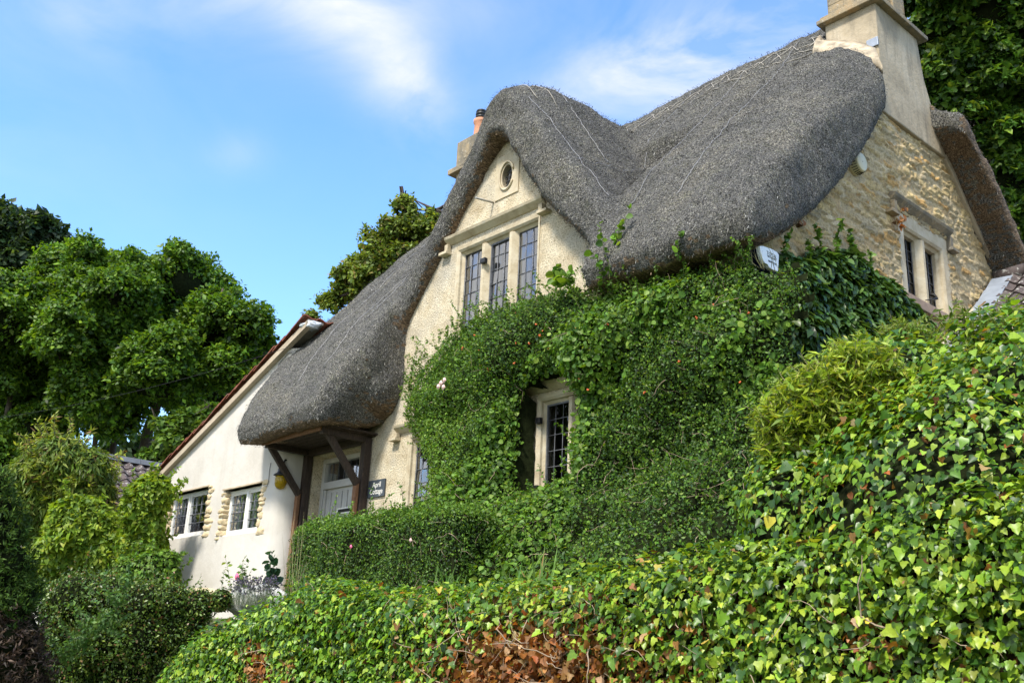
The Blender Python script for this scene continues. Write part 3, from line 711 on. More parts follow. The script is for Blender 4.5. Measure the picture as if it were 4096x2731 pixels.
w_low = stone_window(mF, [(-9.02, -8.60), (-8.45, -8.03)], 3.62, 4.84, rows=6, open_light=(0,), gm=M_glass_dim, hood=(-9.35, -7.7, 5.12, .2, .09), curtains=((-9.3, -9.16, -.3),))
h = MB(); h.box((-9.10, 8.44, 4.58), (-9.02, 8.50, 4.66)); h.build('casement_hinge', M_iron, w_low, .01); h = MB(); h.box((-9.10, 8.44, 3.72), (-9.02, 8.50, 3.79)); h.build('casement_hinge', M_iron, w_low, .01)
w_left = stone_window(mF, [(-11.80, -11.38), (-11.22, -10.80)], 3.5, 4.72, rows=6, hood=(-12.2, -10.5, 5.02, .2, .09), curtains=((-12.1, -11.9, -.3), (-11.5, -11.36, -.35)))
w_gab = stone_window(mG, gm=M_glass_dim, lights=[(12.02, 12.42), (12.62, 13.02)], v0=6.50, v1=7.45, rows=6, cols=3, surround=.22, glass_w=-.14, hood=(11.62, 13.3, 7.88, .3, .12), curtains=((11.95, 12.2, -.35),))
h = MB(); h.tube([(GX-.08, 12.62, 6.72), (GX+.03, 12.66, 6.70), (GX+.08, 12.62, 6.62), (GX+.02, 12.4, 6.55)], [.012, .02, .018, .006], 6); h.build('window_catch', M_iron, w_gab)
# oval window with square surround
f = MB(); ou = [(-9.945+.175*math.cos(a), 8.43+.255*math.sin(a)) for a in np.linspace(0, 2*math.pi, 20, endpoint=False)]
sq = rect(-10.2, 8.10, -9.69, 8.79)
pf = panel(sq, [oval], lambda u, v, w: (u, FY-.018-w, v), .1); f.v += pf.v; f.f += [list(x) for x in pf.f]; f.sm += pf.sm
n = 4; f.add([(p[0], FY-.018, p[1]) for p in sq]+[(p[0], FY+.02, p[1]) for p in sq], [(i, (i+1) % n, n+(i+1) % n, n+i) for i in range(n)])
ring = [(-9.945+.150*math.cos(a), FY-.03, 8.43+.225*math.sin(a)) for a in np.linspace(.3, math.pi*2-.5, 26)]
f.tube(ring, .017, 6)
w_ov = f.build('oval_window', M_dress, cot)
g = MB(); g.add([(p[0], FY+.07, p[1]) for p in oval], [tuple(range(20))]); g.build('glass', M_glass, w_ov)
l = MB()
for k in (-.06, 0, .06): l.tube([(-9.945+k-.03, FY+.065, 8.43-.17), (-9.945+k+.05, FY+.065, 8.43+.17)], .006, 4)
for k in (-.1, -.03, .04, .11): l.tube([(-10.06, FY+.062, 8.43+k), (-9.83, FY+.062, 8.43+k)], .006, 4)
l.build('leading', M_lead, w_ov)
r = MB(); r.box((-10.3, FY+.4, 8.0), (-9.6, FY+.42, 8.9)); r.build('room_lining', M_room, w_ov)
p = MB(); p.tube([(-10.24, FY, 8.10), (-10.245, FY-.34, 8.06)], .016, 8); p.build('overflow_pipe', m_simple('grey_plastic_pipe', (.33, .33, .31), .5, .1), cot)

# ---- rubble gable wall, every stone in relief
def rubble():
    st = .018; ys = np.arange(FY+.001, 15.4, st); zs = np.arange(2.2, 9.9, st); Y, Z = np.meshgrid(ys, zs)
    q = np.stack([Y.ravel(), Z.ravel()], 1)
    S = []; z = 2.0; r = np.random.default_rng(5)
    while z < 10:
        hgt = r.uniform(.05, .10); y = 8.3+r.uniform(0, .2)
        while y < 15.6:
            wd = r.uniform(.12, .42); S.append((y+wd/2, z+hgt/2+r.normal(0, .02), wd, hgt)); y += wd
        z += hgt
    S = np.array(S); wob = np.stack([vnoise(np.c_[q, q[:, 0]*0], 6, 21), vnoise(np.c_[q, q[:, 0]*0], 6, 22)], 1)*.03
    qq = q+wob; F1 = np.full(len(q), 9.); F2 = np.full(len(q), 9.); I1 = np.zeros(len(q), int)
    for a in range(0, len(S)):
        s = S[a]; m = (np.abs(qq[:, 1]-s[1]) < .3) & (np.abs(qq[:, 0]-s[0]) < .5); ix = np.nonzero(m)[0]
        if not len(ix): continue
        d = np.maximum(np.abs(qq[ix, 0]-s[0])/s[2], np.abs(qq[ix, 1]-s[1])/s[3])*.6+.4*np.hypot((qq[ix, 0]-s[0])/s[2], (qq[ix, 1]-s[1])/s[3])
        c = d < F1[ix]; j = ix[c]; F2[j] = F1[j]; F1[j] = d[c]; I1[j] = a
        c2 = (~c) & (d < F2[ix]); F2[ix[c2]] = d[c2]
    e = F2-F1; p3 = np.c_[q, np.zeros(len(q))]
    hs = r.uniform(.3, 1, len(S)); tone = r.random(len(S)); flush = r.random(len(S)) < .3
    k = np.clip((e-.05-.10*(vnoise(p3, 9, 31)))/.11, 0, 1); k = k*k*(3-2*k); k = np.where(flush[I1], k*.35, k)
    tilt = (qq[:, 1]-S[I1, 1])/S[I1, 3]; H = k*(.008+.026*hs[I1]-.016*tilt)+.016*k*(1-np.abs(vnoise(p3, 26, 33))*1.6)*vnoise(p3, 11, 37)+.010*k*vnoise(p3, 45, 38)+.006*vnoise(p3, 60, 35)+.006*vnoise(p3, 12, 36)
    pal = np.array([(.55, .42, .22), (.47, .35, .17), (.58, .47, .29), (.50, .31, .11), (.40, .33, .20), (.56, .43, .21)])
    cs = pal[(r.random(len(S))*len(pal)).astype(int)]*r.uniform(.72, 1.1, (len(S), 1))
    mort = np.array([.50, .41, .26]); C = mort+(cs[I1]-mort)*np.clip(k*1.4, 0, 1)[:, None]
    # roof line: nothing above the underside of the thatch
    top = np.interp(Y.ravel(), [8.4, 8.8, 9.33, 10.1, 10.8, 11.4, 11.6, 13.2, 14.0, 14.9, 15.5], [6.2, 6.6, 7.15, 7.95, 8.75, 9.45, 9.7, 9.3, 8.5, 7.5, 6.8])
    ok = (Z.ravel() < top) & ~((Y.ravel() > 11.83) & (Y.ravel() < 13.2) & (Z.ravel() > 6.4) & (Z.ravel() < 7.66))
    X = GX+H; n, m = len(zs), len(ys); V = np.stack([X, Y.ravel(), Z.ravel()], 1)
    i = np.arange(n*m).reshape(n, m); F = np.stack([i[:-1, :-1], i[:-1, 1:], i[1:, 1:], i[1:, :-1]], -1).reshape(-1, 4); F = F[ok[F].all(1)]
    return link('rubble_gable_wall', np_mesh('rubble_gable_wall', V, F, True, col=C), M_rubble, cot)
rubble()
q_ = MB(); q_.box((GX-.3, FY-.012, 1.7), (GX+.016, FY+.05, 6.35)); q_.build('corner_strip', M_render, cot, .01)
s = MB(); s.prism([mG(11.75, 6.47, .0), mG(11.75, 6.47, .09), mG(11.75, 6.33, .09), mG(11.75, 6.33, 0)], (0, 1.6, 0)); s.build('window_sill', m_simple('pinkish_stone', (.33, .24, .18), .9, .25, 8, .5), w_gab, .01)

# ---- main chimney, at the gable apex
ch = MB(); XF = GX+.055
ch.prism([(XF, 11.60, 10.86), (XF, 12.83, 10.86), (XF, 12.95, 10.2), (XF+.004, 13.44, 9.08), (XF+.004, 11.3, 9.08), (XF, 11.6, 9.9)], (-.80, 0, 0))
chim = ch.build('chimney', M_chim, cot, bevel=.02)
c = MB(); c.box((-6.58, 11.50, 10.86), (XF+.10, 12.99, 10.93)); c.box((-6.54, 11.54, 10.93), (XF+.06, 12.94, 10.99)); c.build('cornice', M_ashlar, chim, .012)
c = MB()
for zi, (z0, z1) in enumerate(((10.99, 11.2), (11.205, 11.47), (11.475, 11.75), (11.755, 12.0))):
    ysp = (11.64, 12.15, 12.62) if zi % 2 else (11.64, 11.95, 12.62); xsp = (-6.46, -6.0, XF-.05) if zi % 2 else (-6.46, -6.2, XF-.05)
    for a, b in zip(ysp, ysp[1:]):
        for d, e in zip(xsp, xsp[1:]): c.box((d+.002, a+.002, z0), (e-.002, b-.002, z1))
c.box((XF-.058, 12.2, 11.05), (XF-.02, 12.5, 11.42))
c.build('stack', M_ashlar, chim, .006)
c = MB(); c.box((-6.56, 11.54, 12.0), (XF+.05, 12.75, 12.12)); c.box((-6.5, 11.6, 12.12), (XF, 12.68, 12.3)); c.build('cap', M_ashlar, chim, .01)
for yy in (11.9, 12.4):
    c = MB(); c.lathe((-6.1, yy, 12.3), (0, 0, 1), [(.17, 0), (.14, .1), (.13, .5), (.16, .52), (.16, .58), (.1, .58)]); c.build('chimney_pot', M_terra, chim)
lo_ = [W(1, 11.28, a, b) for a, b in ((3250, 200), (3310, 192), (3370, 196), (3417, 206), (3470, 226), (3519, 242), (3530, 262))]
hi_ = [W(1, 11.597, a, b) for a, b in ((3278, 140), (3297, 160), (3360, 162), (3420, 165), (3465, 176), (3500, 190), (3508, 215))]
f = MB(); V = []
for a, b in zip(lo_, hi_): V += [a, (a+b)/2+np.array([0, -.02, .03+random.gauss(0, .015)]), b, b-np.array([0, 0, .5]), a-np.array([0, 0, .12])]
f.add(V, [(i*5+k, i*5+5+k, i*5+5+(k+1) % 5, i*5+(k+1) % 5) for i in range(6) for k in range(5)]+[(0, 1, 2, 3, 4), (34, 33, 32, 31, 30)], True)
f.build('lime_fillet', m_simple('lime_mortar', (.40, .335, .24), .95, .5, 7, .8, bscale=22), chim)
f = MB(); f.box((-5.86, 11.572, 10.14), (XF+.008, 11.598, 10.28)); f.build('lead_flashing', M_leadsheet, chim, .01)
# rendered curb down the back verge
P0, P1, P2, P3 = W(0, GX, 3770, 645), W(0, GX, 3970, 1085), W(0, GX, 4010, 1110), W(0, GX, 3838, 700)
c = MB(); c.prism([(GX+.0, P0[1]-.02, P0[2]), (GX, P1[1], P1[2]), (GX, P2[1], P2[2]), (GX, P3[1], P3[2]), (GX, P0[1]+.12, P0[2]+.45)], (.065, 0, 0)); c.build('verge_curb', M_chim, cot, .01)

# ---- small rear chimney behind the dormer
a = W(1, 10.8, 1829, 640); b = W(1, 10.8, 1833, 576)
c = MB(); c.box((a[0]-.0, 10.8, 9.0), (a[0]+1.0, 11.5, b[2]-.62)); sc = c.build('chimney', M_ashlar, cot, .01)
zt = W(1, 10.8, 1835, 570)[2]; zc = W(1, 10.75, 1800, 690)[2]
c = MB(); c.box((a[0]-.16, 10.70, zc-.08), (a[0]+1.1, 11.6, zc+.03)); c.box((a[0]-.03, 10.80, zc+.03), (a[0]+.97, 11.46, zt)); c.build('stack', M_ashlar, sc, .012)
pp = W(1, 11.1, 1922, 515)
c = MB(); c.lathe((pp[0], 11.1, zt-.02), (0, 0, 1), [(.17, 0), (.165, .05), (.14, .10), (.125, .42), (.15, .46), (.15, .52), (.12, .52)]); cp = c.build('chimney_pot', M_terra, sc)
c = MB(); c.lathe((pp[0], 11.1, zt+.5), (0, 0, 1), [(.10, 0), (.10, .04), (.115, .05), (.115, .08), (.095, .085), (.095, .11), (.115, .12), (.115, .15), (.095, .155), (.095, .18), (.11, .19), (.10, .22), (.04, .24)]); c.build('cowl', M_iron, cp)

# ---- the white wing
w1 = (-19.12, 3.66, -17.38, 4.54); w2 = (-16.7, 3.58, -15.36, 4.40)
zl = lambda x: 4.98+(x+19.72)*(6.97-4.98)/(19.72-14.54)
wp = panel([(-19.75, 1.6), (-14.98, 1.6), (-14.98, zl(-14.98)), (-19.75, zl(-19.75))], [rect(*w1), rect(*w2)], mW, .24)
arc = [(-14.98+.27*math.sin(t), 8.0+.27*(1-math.cos(t))) for t in np.linspace(0, math.pi/2, 9)]+[(-14.71, 8.62)]
Vv = []
for p in arc: Vv += [(p[0], p[1], 1.6), (p[0], p[1], 6.7)]
wp.add(Vv, [(2*i, 2*i+2, 2*i+3, 2*i+1) for i in range(len(arc)-1)], True)
wp.add([(-19.75, 8, 1.6), (-19.75, 12, 1.6), (-19.75, 12, zl(-19.75)), (-19.75, 8, zl(-19.75))], [(0, 1, 2, 3)])
wp.build('white_wing_wall', M_white, cot)
sl = MB(); L0 = Vector((-14.3, 0, zl(-14.3))); L1 = Vector((-19.9, 0, zl(-19.9))); d = (L1-L0).normalized(); nrm = Vector((-d.z, 0, d.x)); nrm = nrm if nrm.z > 0 else -nrm
sl.prism([(L0.x, 7.9, L0.z-.02), (L1.x, 7.9, L1.z-.02), (L1.x, 7.9, L1.z-.13), (L0.x, 7.9, L0.z-.13)], (0, .095, 0)); sl.build('barge_board', m_simple('tan_board', (.40, .33, .24), .8, .15), cot)
tl = MB(); k = 0; s0 = 0; tot = (L1-L0).length
while s0 < tot+.05:
    a = L0+d*s0+nrm*.075; b = L0+d*(s0+.42)+nrm*.035; j = random.gauss(0, .012)
    for yy in np.arange(7.86, 12, .26):
        n_ = 7; V = []
        for q in range(n_+1):
            t = q/n_; up = nrm*(.028*math.sin(t*math.pi*2)+.012); y_ = yy+t*.26+(j if yy < 7.9 else 0)
            for pnt, th in ((a, 0), (b, 0), (b, -.024), (a, -.024)): V.append(Vector((pnt.x, y_, pnt.z))+up+nrm*th)
        Fq = []
        for q in range(n_):
            o = q*4
            for r_ in range(4): Fq.append((o+r_, o+(r_+1) % 4, o+4+(r_+1) % 4, o+4+r_))
        Fq += [(3, 2, 1, 0), (n_*4, n_*4+1, n_*4+2, n_*4+3)]
        tl.add(V, Fq, False)
    s0 += .335
tl.build('tiled_wing_roof', M_tile_red, cot)
mt = MB(); mt.prism([(L0.x, 7.93, L0.z+.02), (L1.x, 7.93, L1.z+.02), (L1.x, 7.93, L1.z-.02), (L0.x, 7.93, L0.z-.02)], (0, .3, 0)); mt.build('mortar_bed', m_simple('grey_mortar', (.22, .20, .17), .95, .3), cot)
pl = MB(); pl.rock((-14.4, 8.02, 7.0), (.15, .13, .055), 3, 3, .6); pl.build('plastic_sheet', M_plastic, cot)

def wood_window(u0, v0, u1, v1, split, cols):
    f = MB(); W0, W1 = -.10, -.16
    def bar(a, b, c, d, wa=W0, wb=W1):
        f.prism([mW(a, b, wa), mW(c, b, wa), mW(c, d, wa), mW(a, d, wa)], Vector(mW(0, 0, wb))-Vector(mW(0, 0, wa)))
    bar(u0, v0, u0+.055, v1); bar(u1-.055, v0, u1, v1); bar(u0+.055, v1-.055, u1-.055, v1); bar(u0+.055, v0, u1-.055, v0+.06)
    bar(u0+.01, v0-.03, u1-.01, v0+.005, -.04, -.2); bar(split-.035, v0+.06, split+.035, v1-.055, -.095, -.155)
    for a, b in ((u0+.055, split-.035), (split+.035, u1-.055)):
        bar(a, v0+.06, a+.03, v1-.055, -.112, -.15); bar(b-.03, v0+.06, b, v1-.055, -.112, -.15); bar(a+.03, v1-.085, b-.03, v1-.055, -.112, -.15); bar(a+.03, v0+.06, b-.03, v0+.09, -.112, -.15)
    w = f.build('casement_window', M_frame, cot)
    for i, (a, b) in enumerate(((u0+.085, split-.065), (split+.065, u1-.085))):
        va, vb = v0+.09, v1-.085
        panes(mW, a-.01, b+.01, va-.01, vb+.01, cols[i], 4, -.135, M_glass_mid, w)
        l = MB(); nc = cols[i]
        for k in range(1, nc): u = a+(b-a)*k/nc; l.tube([mW(u, va, -.128), mW(u+random.gauss(0, .004), (va+vb)/2, -.128), mW(u, vb, -.128)], .007, 4)
        for k in range(1, 4): v = va+(vb-va)*k/4; l.tube([mW(a, v, -.128), mW(b, v+random.gauss(0, .003), -.128)], .008, 4)
        l.build('leading', M_lead, w)
    for (a, b, dd) in ((u0+.06, u0+.30, -.20), (split+.04, split+.19, -.20), (split-.14, split-.04, -.22)):
        c = MB(); n = 12; V = []
        for k in range(n+1):
            u = a+(b-a)*k/n; V += [mW(u, v0-.1, dd+.025*math.sin(k*1.9)), mW(u, v1+.1, dd+.025*math.sin(k*1.9+.3))]
        c.add(V, [(2*k, 2*k+2, 2*k+3, 2*k+1) for k in range(n)], True); c.build('curtain', M_curtain, w)
    r = MB(); A, B, C0, C1 = u0-.4, u1+.4, v0-.4, v1+.3
    for q in ([(A, C0, -1.8), (B, C0, -1.8), (B, C1, -1.8), (A, C1, -1.8)], [(A, C0, -.26), (A, C0, -1.8), (A, C1, -1.8), (A, C1, -.26)], [(B, C0, -.26), (B, C0, -1.8), (B, C1, -1.8), (B, C1, -.26)],
              [(A, C0, -.26), (B, C0, -.26), (B, C0, -1.8), (A, C0, -1.8)], [(A, C1, -.26), (B, C1, -.26), (B, C1, -1.8), (A, C1, -1.8)]): r.add([mW(*p) for p in q], [(0, 1, 2, 3)])
    r.build('room_lining', m_simple('grey_room', (.55, .53, .5), .9, .2, 2, 0), w)
    return w
ww1 = wood_window(w1[0]+.0, w1[1]+.02, w1[2]-.0, w1[3]-.01, -18.38, (4, 4))
ww2 = wood_window(w2[0]+.0, w2[1]+.02, w2[2]-.0, w2[3]-.01, -16.02, (4, 3))
def jamb_stones(ww, side, u, v0, v1, seed, wmin=.16, wmax=.42):
    r = random.Random(seed); st = MB(); v = v0-.06
    while v < v1-.03:
        hh = r.uniform(.06, .15); wd = r.uniform(wmin, wmax); dpt = .115 if side < 0 else .075
        st.rock(mW(u+side*(wd/2-.02), v+hh/2, -dpt+.022), (wd/2+.02, dpt, hh/2*1.04), seed+int(v*100), 3, .34, power=.7); v += hh*.97
    st.build('exposed_stone_jamb', M_patchstone, ww)
jamb_stones(ww1, 1, w1[2], w1[1], w1[3], 5, .10, .36); jamb_stones(ww1, -1, w1[0], w1[1], w1[3], 9, .12, .3)
jamb_stones(ww2, -1, w2[0], w2[1], w2[3], 14, .05, .20); jamb_stones(ww2, 1, w2[2], w2[1], w2[3], 23, .10, .32)
for ww, (a, b, c, dd) in ((ww1, w1), (ww2, w2)):
    l = MB(); l.box((a-.06, 7.965, dd), (c+.04, 8.24, dd+.028)); l.build('lintel', m_simple('tan_lintel', (.45, .37, .26), .85, .2), ww, .004)

# ---- porch
pz = 4.9
def timber(name, p, q, w, h, m=None, up=(0, 0, 1)): mb = MB(); mb.beam(p, q, w, h, up); return mb.build(name, m or M_oak, cot, .006)
PLX, PRX, PFY = -14.55, -13.0, 7.58
porch = MB(); porch.box((PLX-.35, PFY+.04, pz+.05), (PRX+.25, 8.5, pz+.08))
for k in range(7): porch.box((PLX-.3, PFY+.06+k*.13, pz+.035), (PRX+.2, PFY+.175+k*.13, pz+.052))
pc_ = porch.build('porch_ceiling', M_oak, cot)
timber('porch_fascia', (PLX-.16, PFY, pz+.05), (PRX+.10, PFY, pz+.05), .035, .14, M_newwood)
timber('porch_beam', (PRX+.08, PFY+.02, pz+.0), (PRX+.08, 8.48, pz+.0), .09, .12); timber('porch_beam', (PLX-.06, PFY+.02, pz+.0), (PLX-.06, 8.48, pz+.0), .09, .12)
timber('porch_beam', (PLX, 8.40, pz-.02), (PRX, 8.40, pz-.02), .1, .1)
for x_ in (PLX-.10, PRX+.08):
    timber('porch_post', (x_, 8.42, 2.2), (x_, 8.42, pz), .12, .12, up=(0, 1, 0))
    timber('porch_post', (x_-.02, 8.31, 2.2), (x_-.02, 8.31, 4.25), .09, .06, M_newwood, up=(0, 1, 0))
    timber('porch_brace', (x_-.01, 8.32, 4.18), (x_-.02, 7.72, pz-.02), .075, .10)
# door
D = 8.74
f = MB()
for a, b in (((-14.62, D-.05, 2.2), (-14.52, D+.05, 4.82)), ((-13.30, D-.05, 2.2), (-13.18, D+.05, 4.82)), ((-14.52, D-.05, 4.74), (-13.30, D+.05, 4.82)), ((-14.52, D-.06, 4.30), (-13.30, D+.05, 4.42))): f.box(a, b)
f.box((-14.52, D-.03, 2.2), (-14.46, D+.04, 4.3)); f.box((-13.36, D-.03, 2.2), (-13.30, D+.04, 4.3))
door = f.build('front_door', M_door, cot, .006)
l = MB(); l.box((-14.46, D, 2.25), (-13.36, D+.04, 4.30)); l.build('door_leaf', M_door, door)
s = MB()
for k in range(6): x_ = -14.46+.14+k*.165; s.tube([(x_, D-.006, 2.9), (x_, D-.006, 4.24)], .012, 6)
s.build('cover_strips', M_door, door)
s = MB(); s.box((-14.1, D-.018, 3.86), (-13.62, D, 3.96)); lb = s.build('letter_plate', M_frame, door, .004)
s = MB(); s.box((-14.04, D-.024, 3.885), (-13.68, D-.017, 3.935)); s.build('letter_flap', M_dark, lb)
g = MB(); g.add([(-14.52, D+.01, 4.42), (-13.30, D+.01, 4.42), (-13.30, D+.01, 4.74), (-14.52, D+.01, 4.74)], [(0, 1, 2, 3)]); g.build('glass', M_glass, door)
l = MB()
for k in range(1, 7): x_ = -14.52+k*1.22/7; l.tube([(x_, D, 4.42), (x_, D, 4.74)], .007, 4)
l.tube([(-14.52, D, 4.425), (-13.30, D, 4.425)], .007, 4); l.build('leading', M_lead, door)
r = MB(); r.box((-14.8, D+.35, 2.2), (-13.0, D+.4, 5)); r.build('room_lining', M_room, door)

# ------------------------------------------------------------------ things fixed to the cottage
def text(s, size, m, parent, origin, ux, vy, align='CENTER', name='lettering', ext=.001, squash=1, bold=0):
    cu = bpy.data.curves.new('t', 'FONT'); cu.body = s; cu.size = size; cu.align_x = align; cu.extrude = ext; cu.offset = bold; cu.resolution_u = 3
    o = bpy.data.objects.new('t', cu); COL.objects.link(o); dgx = bpy.context.evaluated_depsgraph_get(); me = bpy.data.meshes.new_from_object(o.evaluated_get(dgx)); bpy.data.objects.remove(o)
    ux = Vector(ux).normalized(); vy = Vector(vy).normalized(); n = ux.cross(vy); me.materials.clear()
    me.transform(Matrix(((ux.x*squash, vy.x, n.x, origin[0]), (ux.y*squash, vy.y, n.y, origin[1]), (ux.z*squash, vy.z, n.z, origin[2]), (0, 0, 0, 1))))
    return link(name, me, m, parent)
sg = empty('house_sign', (-12.63, 8.49, 3.97), 'dark slate name plate with two lines of pale lettering beside the porch post', 'sign')
s = MB(); s.box((-12.845, 8.472, 3.975), (-12.405, 8.492, 4.24)); s.build('plate', M_slate, sg, .004)
text('April', .118, M_letter, sg, (-12.615, 8.4705, 4.125), (1, 0, 0), (0, 0, 1), squash=.95)
text('Cottage', .118, M_letter, sg, (-12.615, 8.4705, 4.022), (1, 0, 0), (0, 0, 1), squash=.88)

lx, ly = -14.80, 8.04; LZ = 4.535
lamp = empty('wall_lamp', (lx, ly, 4.3), 'black cage wall lamp with a yellow glass jar hanging by the porch', 'lamp')
c = MB(); c.lathe((lx, ly, LZ), (0, 0, 1), [(.03, .12), (.05, .10), (.065, .05), (.068, 0), (.09, -.03), (.13, -.052), (.13, -.066), (.105, -.072), (.09, -.08)][::-1]); c.tube([(lx, ly, LZ+.12), (lx+.01, ly+.03, LZ+.2), (lx+.0, 8.3, LZ+.22)], .018, 8); c.build('lamp_cap', M_iron, lamp)
c = MB(); c.lathe((lx, ly, LZ-.08), (0, 0, 1), [(.098, 0), (.10, -.03), (.098, -.12), (.085, -.165), (.06, -.195), (.026, -.21), (.002, -.213)][::-1], 28); c.build('lamp_glass', M_amber, lamp)
c = MB(); c.lathe((lx, ly, LZ-.08), (0, 0, 1), [(.05, 0), (.055, -.1), (.03, -.14)][::-1], 16); c.build('bulb', m_simple('white_bulb', (.8, .8, .7), .4, .02, 3, 0), lamp)

sv = W(0, GX+.14, 3350+460/4.48, 550+430/4.48); cy, cz = sv[1], sv[2]
si = empty('round_siren', (GX, cy, cz-.15), 'round cream plastic vent box with slotted rim high on the rubble gable', 'siren')
c = MB(); c.lathe((GX-.02, cy, cz), (1, 0, 0), [(.12, 0), (.150, .02), (.148, .05), (.128, .13), (.124, .145), (.115, .152)], 40, True); c.build('housing', M_cream, si)
c = MB()
for k in range(26):
    t = 2*math.pi*k/26; u = Vector((0, math.cos(t), math.sin(t))); c.beam(Vector((GX+.035, cy, cz))+u*.1495, Vector((GX+.105, cy, cz))+u*.134, .008, .008, up=u)
c.build('slots', M_dark, si)
c = MB(); c.lathe((GX+.1325, cy, cz), (1, 0, 0), [(.005, 0), (.005, .003)], 10); c.build('screw', M_dark, si)

# alarm box on the corner, front facing +x
o = [W(0, GX+.2, 2950+a/2.9875, 850+b/2.9875) for a, b in ((265, 400), (300, 398), (400, 430), (470, 470), (497, 505), (492, 600), (485, 705), (440, 690), (390, 665), (372, 640), (366, 625), (345, 612), (325, 600), (300, 550), (278, 480))]
ab = empty('alarm_box', (GX, o[0][1]+.1, o[6][2]-.1), 'shield-shaped white and dark blue alarm box above the climber at the house corner', 'alarm box')
c = MB(); c.prism([tuple(p) for p in o], (-.05, 0, 0)); c.build('cover', M_alarm, ab, .006)
OA = list(o); o2 = [W(0, GX+.145, 2950+a/2.9875, 850+b/2.9875) for a, b in ((262, 420), (300, 415), (440, 470), (480, 560), (480, 700), (470, 745), (430, 735), (350, 690), (335, 600), (270, 500))]
c = MB(); c.prism([tuple(p) for p in o2], (-.17, 0, 0)); c.build('base', M_blue, ab, .006)
cx = (o[0]+o[4])/2; hy = W(0, GX+.122, 2950+410/2.9875, 850+505/2.9875)
TX = GX+.2015
for s_, sz, px, py in (('TOTAL', .062, 410, 508), ('FIRE & SECURITY', .024, 412, 545), ('0800 525382', .032, 420, 600)):
    q = W(0, TX, 2950+px/2.9875, 850+py/2.9875); text(s_, sz, m_simple('dark_print', (.03, .045, .05), .6, .02, 3, 0), ab, (TX, q[1], q[2]-sz*.35), (0, 1, 0), (0, 0, 1), squash=.95)

# cable from the wing verge across to the left
cb = MB(); A = Vector(W(1, 7.9, 1165, 1385)); B = Vector(PD(-300, 1700, 22)); pts = []
for t in np.linspace(0, 1, 40): q = A.lerp(B, t); q.z -= .25*4*t*(1-t); pts.append(q)
cb.tube(pts, .0035, 5); co = cb.build('overhead_cable', M_iron); tag(co, 'thin black overhead cable running from the wing verge across the big tree', 'cable')
cb = MB(); pv = [W(1, 7.985, x, y) for x, y in ((1083, 1850), (1078, 1880), (1074, 1925), (1068, 1942), (1060, 1946))]; cb.tube(pv, .006, 5); cb.build('wall_cable', M_cable, cot); cb = MB()
pv = [W(1, 7.985, x, y) for x, y in ((1180, 1398), (1150, 1415), (1115, 1455), (1108, 1500), (1105, 1530))]; cb.tube(pv, .008, 5); cb.build('wall_cable', M_cable, cot)

# ------------------------------------------------------------------ lean-to with tiled roof, against the gable
lt = empty('tiled_lean_to', (-4.5, 13.5, 2.5), 'lean-to with lichen-spotted dark pantiles and lead flashing, at the right edge', 'outbuilding')
A = W(0, GX, 3965, 1135); B = W(0, GX, 3850, 1312)                 # top and lower points of the roof against the wall
ty, tz = A[1], A[2]; sl_ = (A[2]-B[2])/(A[1]-B[1]); dvec = Vector((0, -1, -sl_)).normalized(); nn = Vector((0, -sl_, 1)).normalized()
tl = MB()
for r_ in range(12):
    a = Vector((0, ty, tz))+dvec*(.26*r_)+nn*.03; b = a+dvec*.31-nn*.0+nn*.035
    for cx_ in range(16):
        x0 = GX+.30+cx_*.235; n_ = 8; V = []; jj = random.gauss(0, .006)
        for q in range(n_+1):
            t = q/n_; upv = nn*(.035*math.sin(t*math.pi*2+.6)+jj)
            for pnt, th in ((a, 0), (b, 0), (b, -.028), (a, -.028)): V.append(Vector((x0+t*.235, pnt.y, pnt.z))+upv+nn*th)
        Fq = [(q*4+k, q*4+(k+1) % 4, q*4+4+(k+1) % 4, q*4+4+k) for q in range(n_) for k in range(4)]+[(3, 2, 1, 0), (n_*4, n_*4+1, n_*4+2, n_*4+3)]
        tl.add(V, Fq, False)
tl.build('pantiles', M_tile_grey, lt)
fl = MB()
for k in range(6):
    a = Vector((GX+.07, ty, tz))+dvec*(.1+.42*k)+nn*.10; b = Vector((GX+.07, ty, tz))+dvec*(.1+.42*k+.44)+nn*(.085)
    fl.prism([a, b, b+Vector((.30, 0, 0))-nn*.02, a+Vector((.30, 0, 0))-nn*.02], nn*.012)
fl.build('lead_flashing', M_leadsheet, lt, .004)
fl = MB(); fl.prism([(GX+.05, ty+.15, tz+.12), Vector((GX+.05, ty, tz))+dvec*2.6+nn*.22, Vector((GX+.05, ty, tz))+dvec*2.6, (GX+.05, ty+.15, tz-.15)], (.05, 0, 0)); fl.build('mortar_fillet', m_simple('pebbly_mortar', (.44, .39, .29), .95, .25, 14, .8), lt)
rd = MB()
for k in range(9): rd.tube([(GX+.05+k*.46, ty+.05, tz+.10), (GX+.05+k*.46+.44, ty+.05, tz+.10)], [.10, .112], 10)
rd.build('ridge_tiles', M_tile_grey, lt)
wl = MB(); wl.box((GX+.1, ty+.06, 2), (-2.0, ty+.3, tz+.03)); wl.box((-2.2, ty-2.8, 2), (-2.0, ty, tz-2.0)); wl.box((GX+.1, ty-3.0, 2), (-2.0, ty-2.8, tz-2.2)); wl.build('wall', M_rubble if False else M_patchstone, lt)

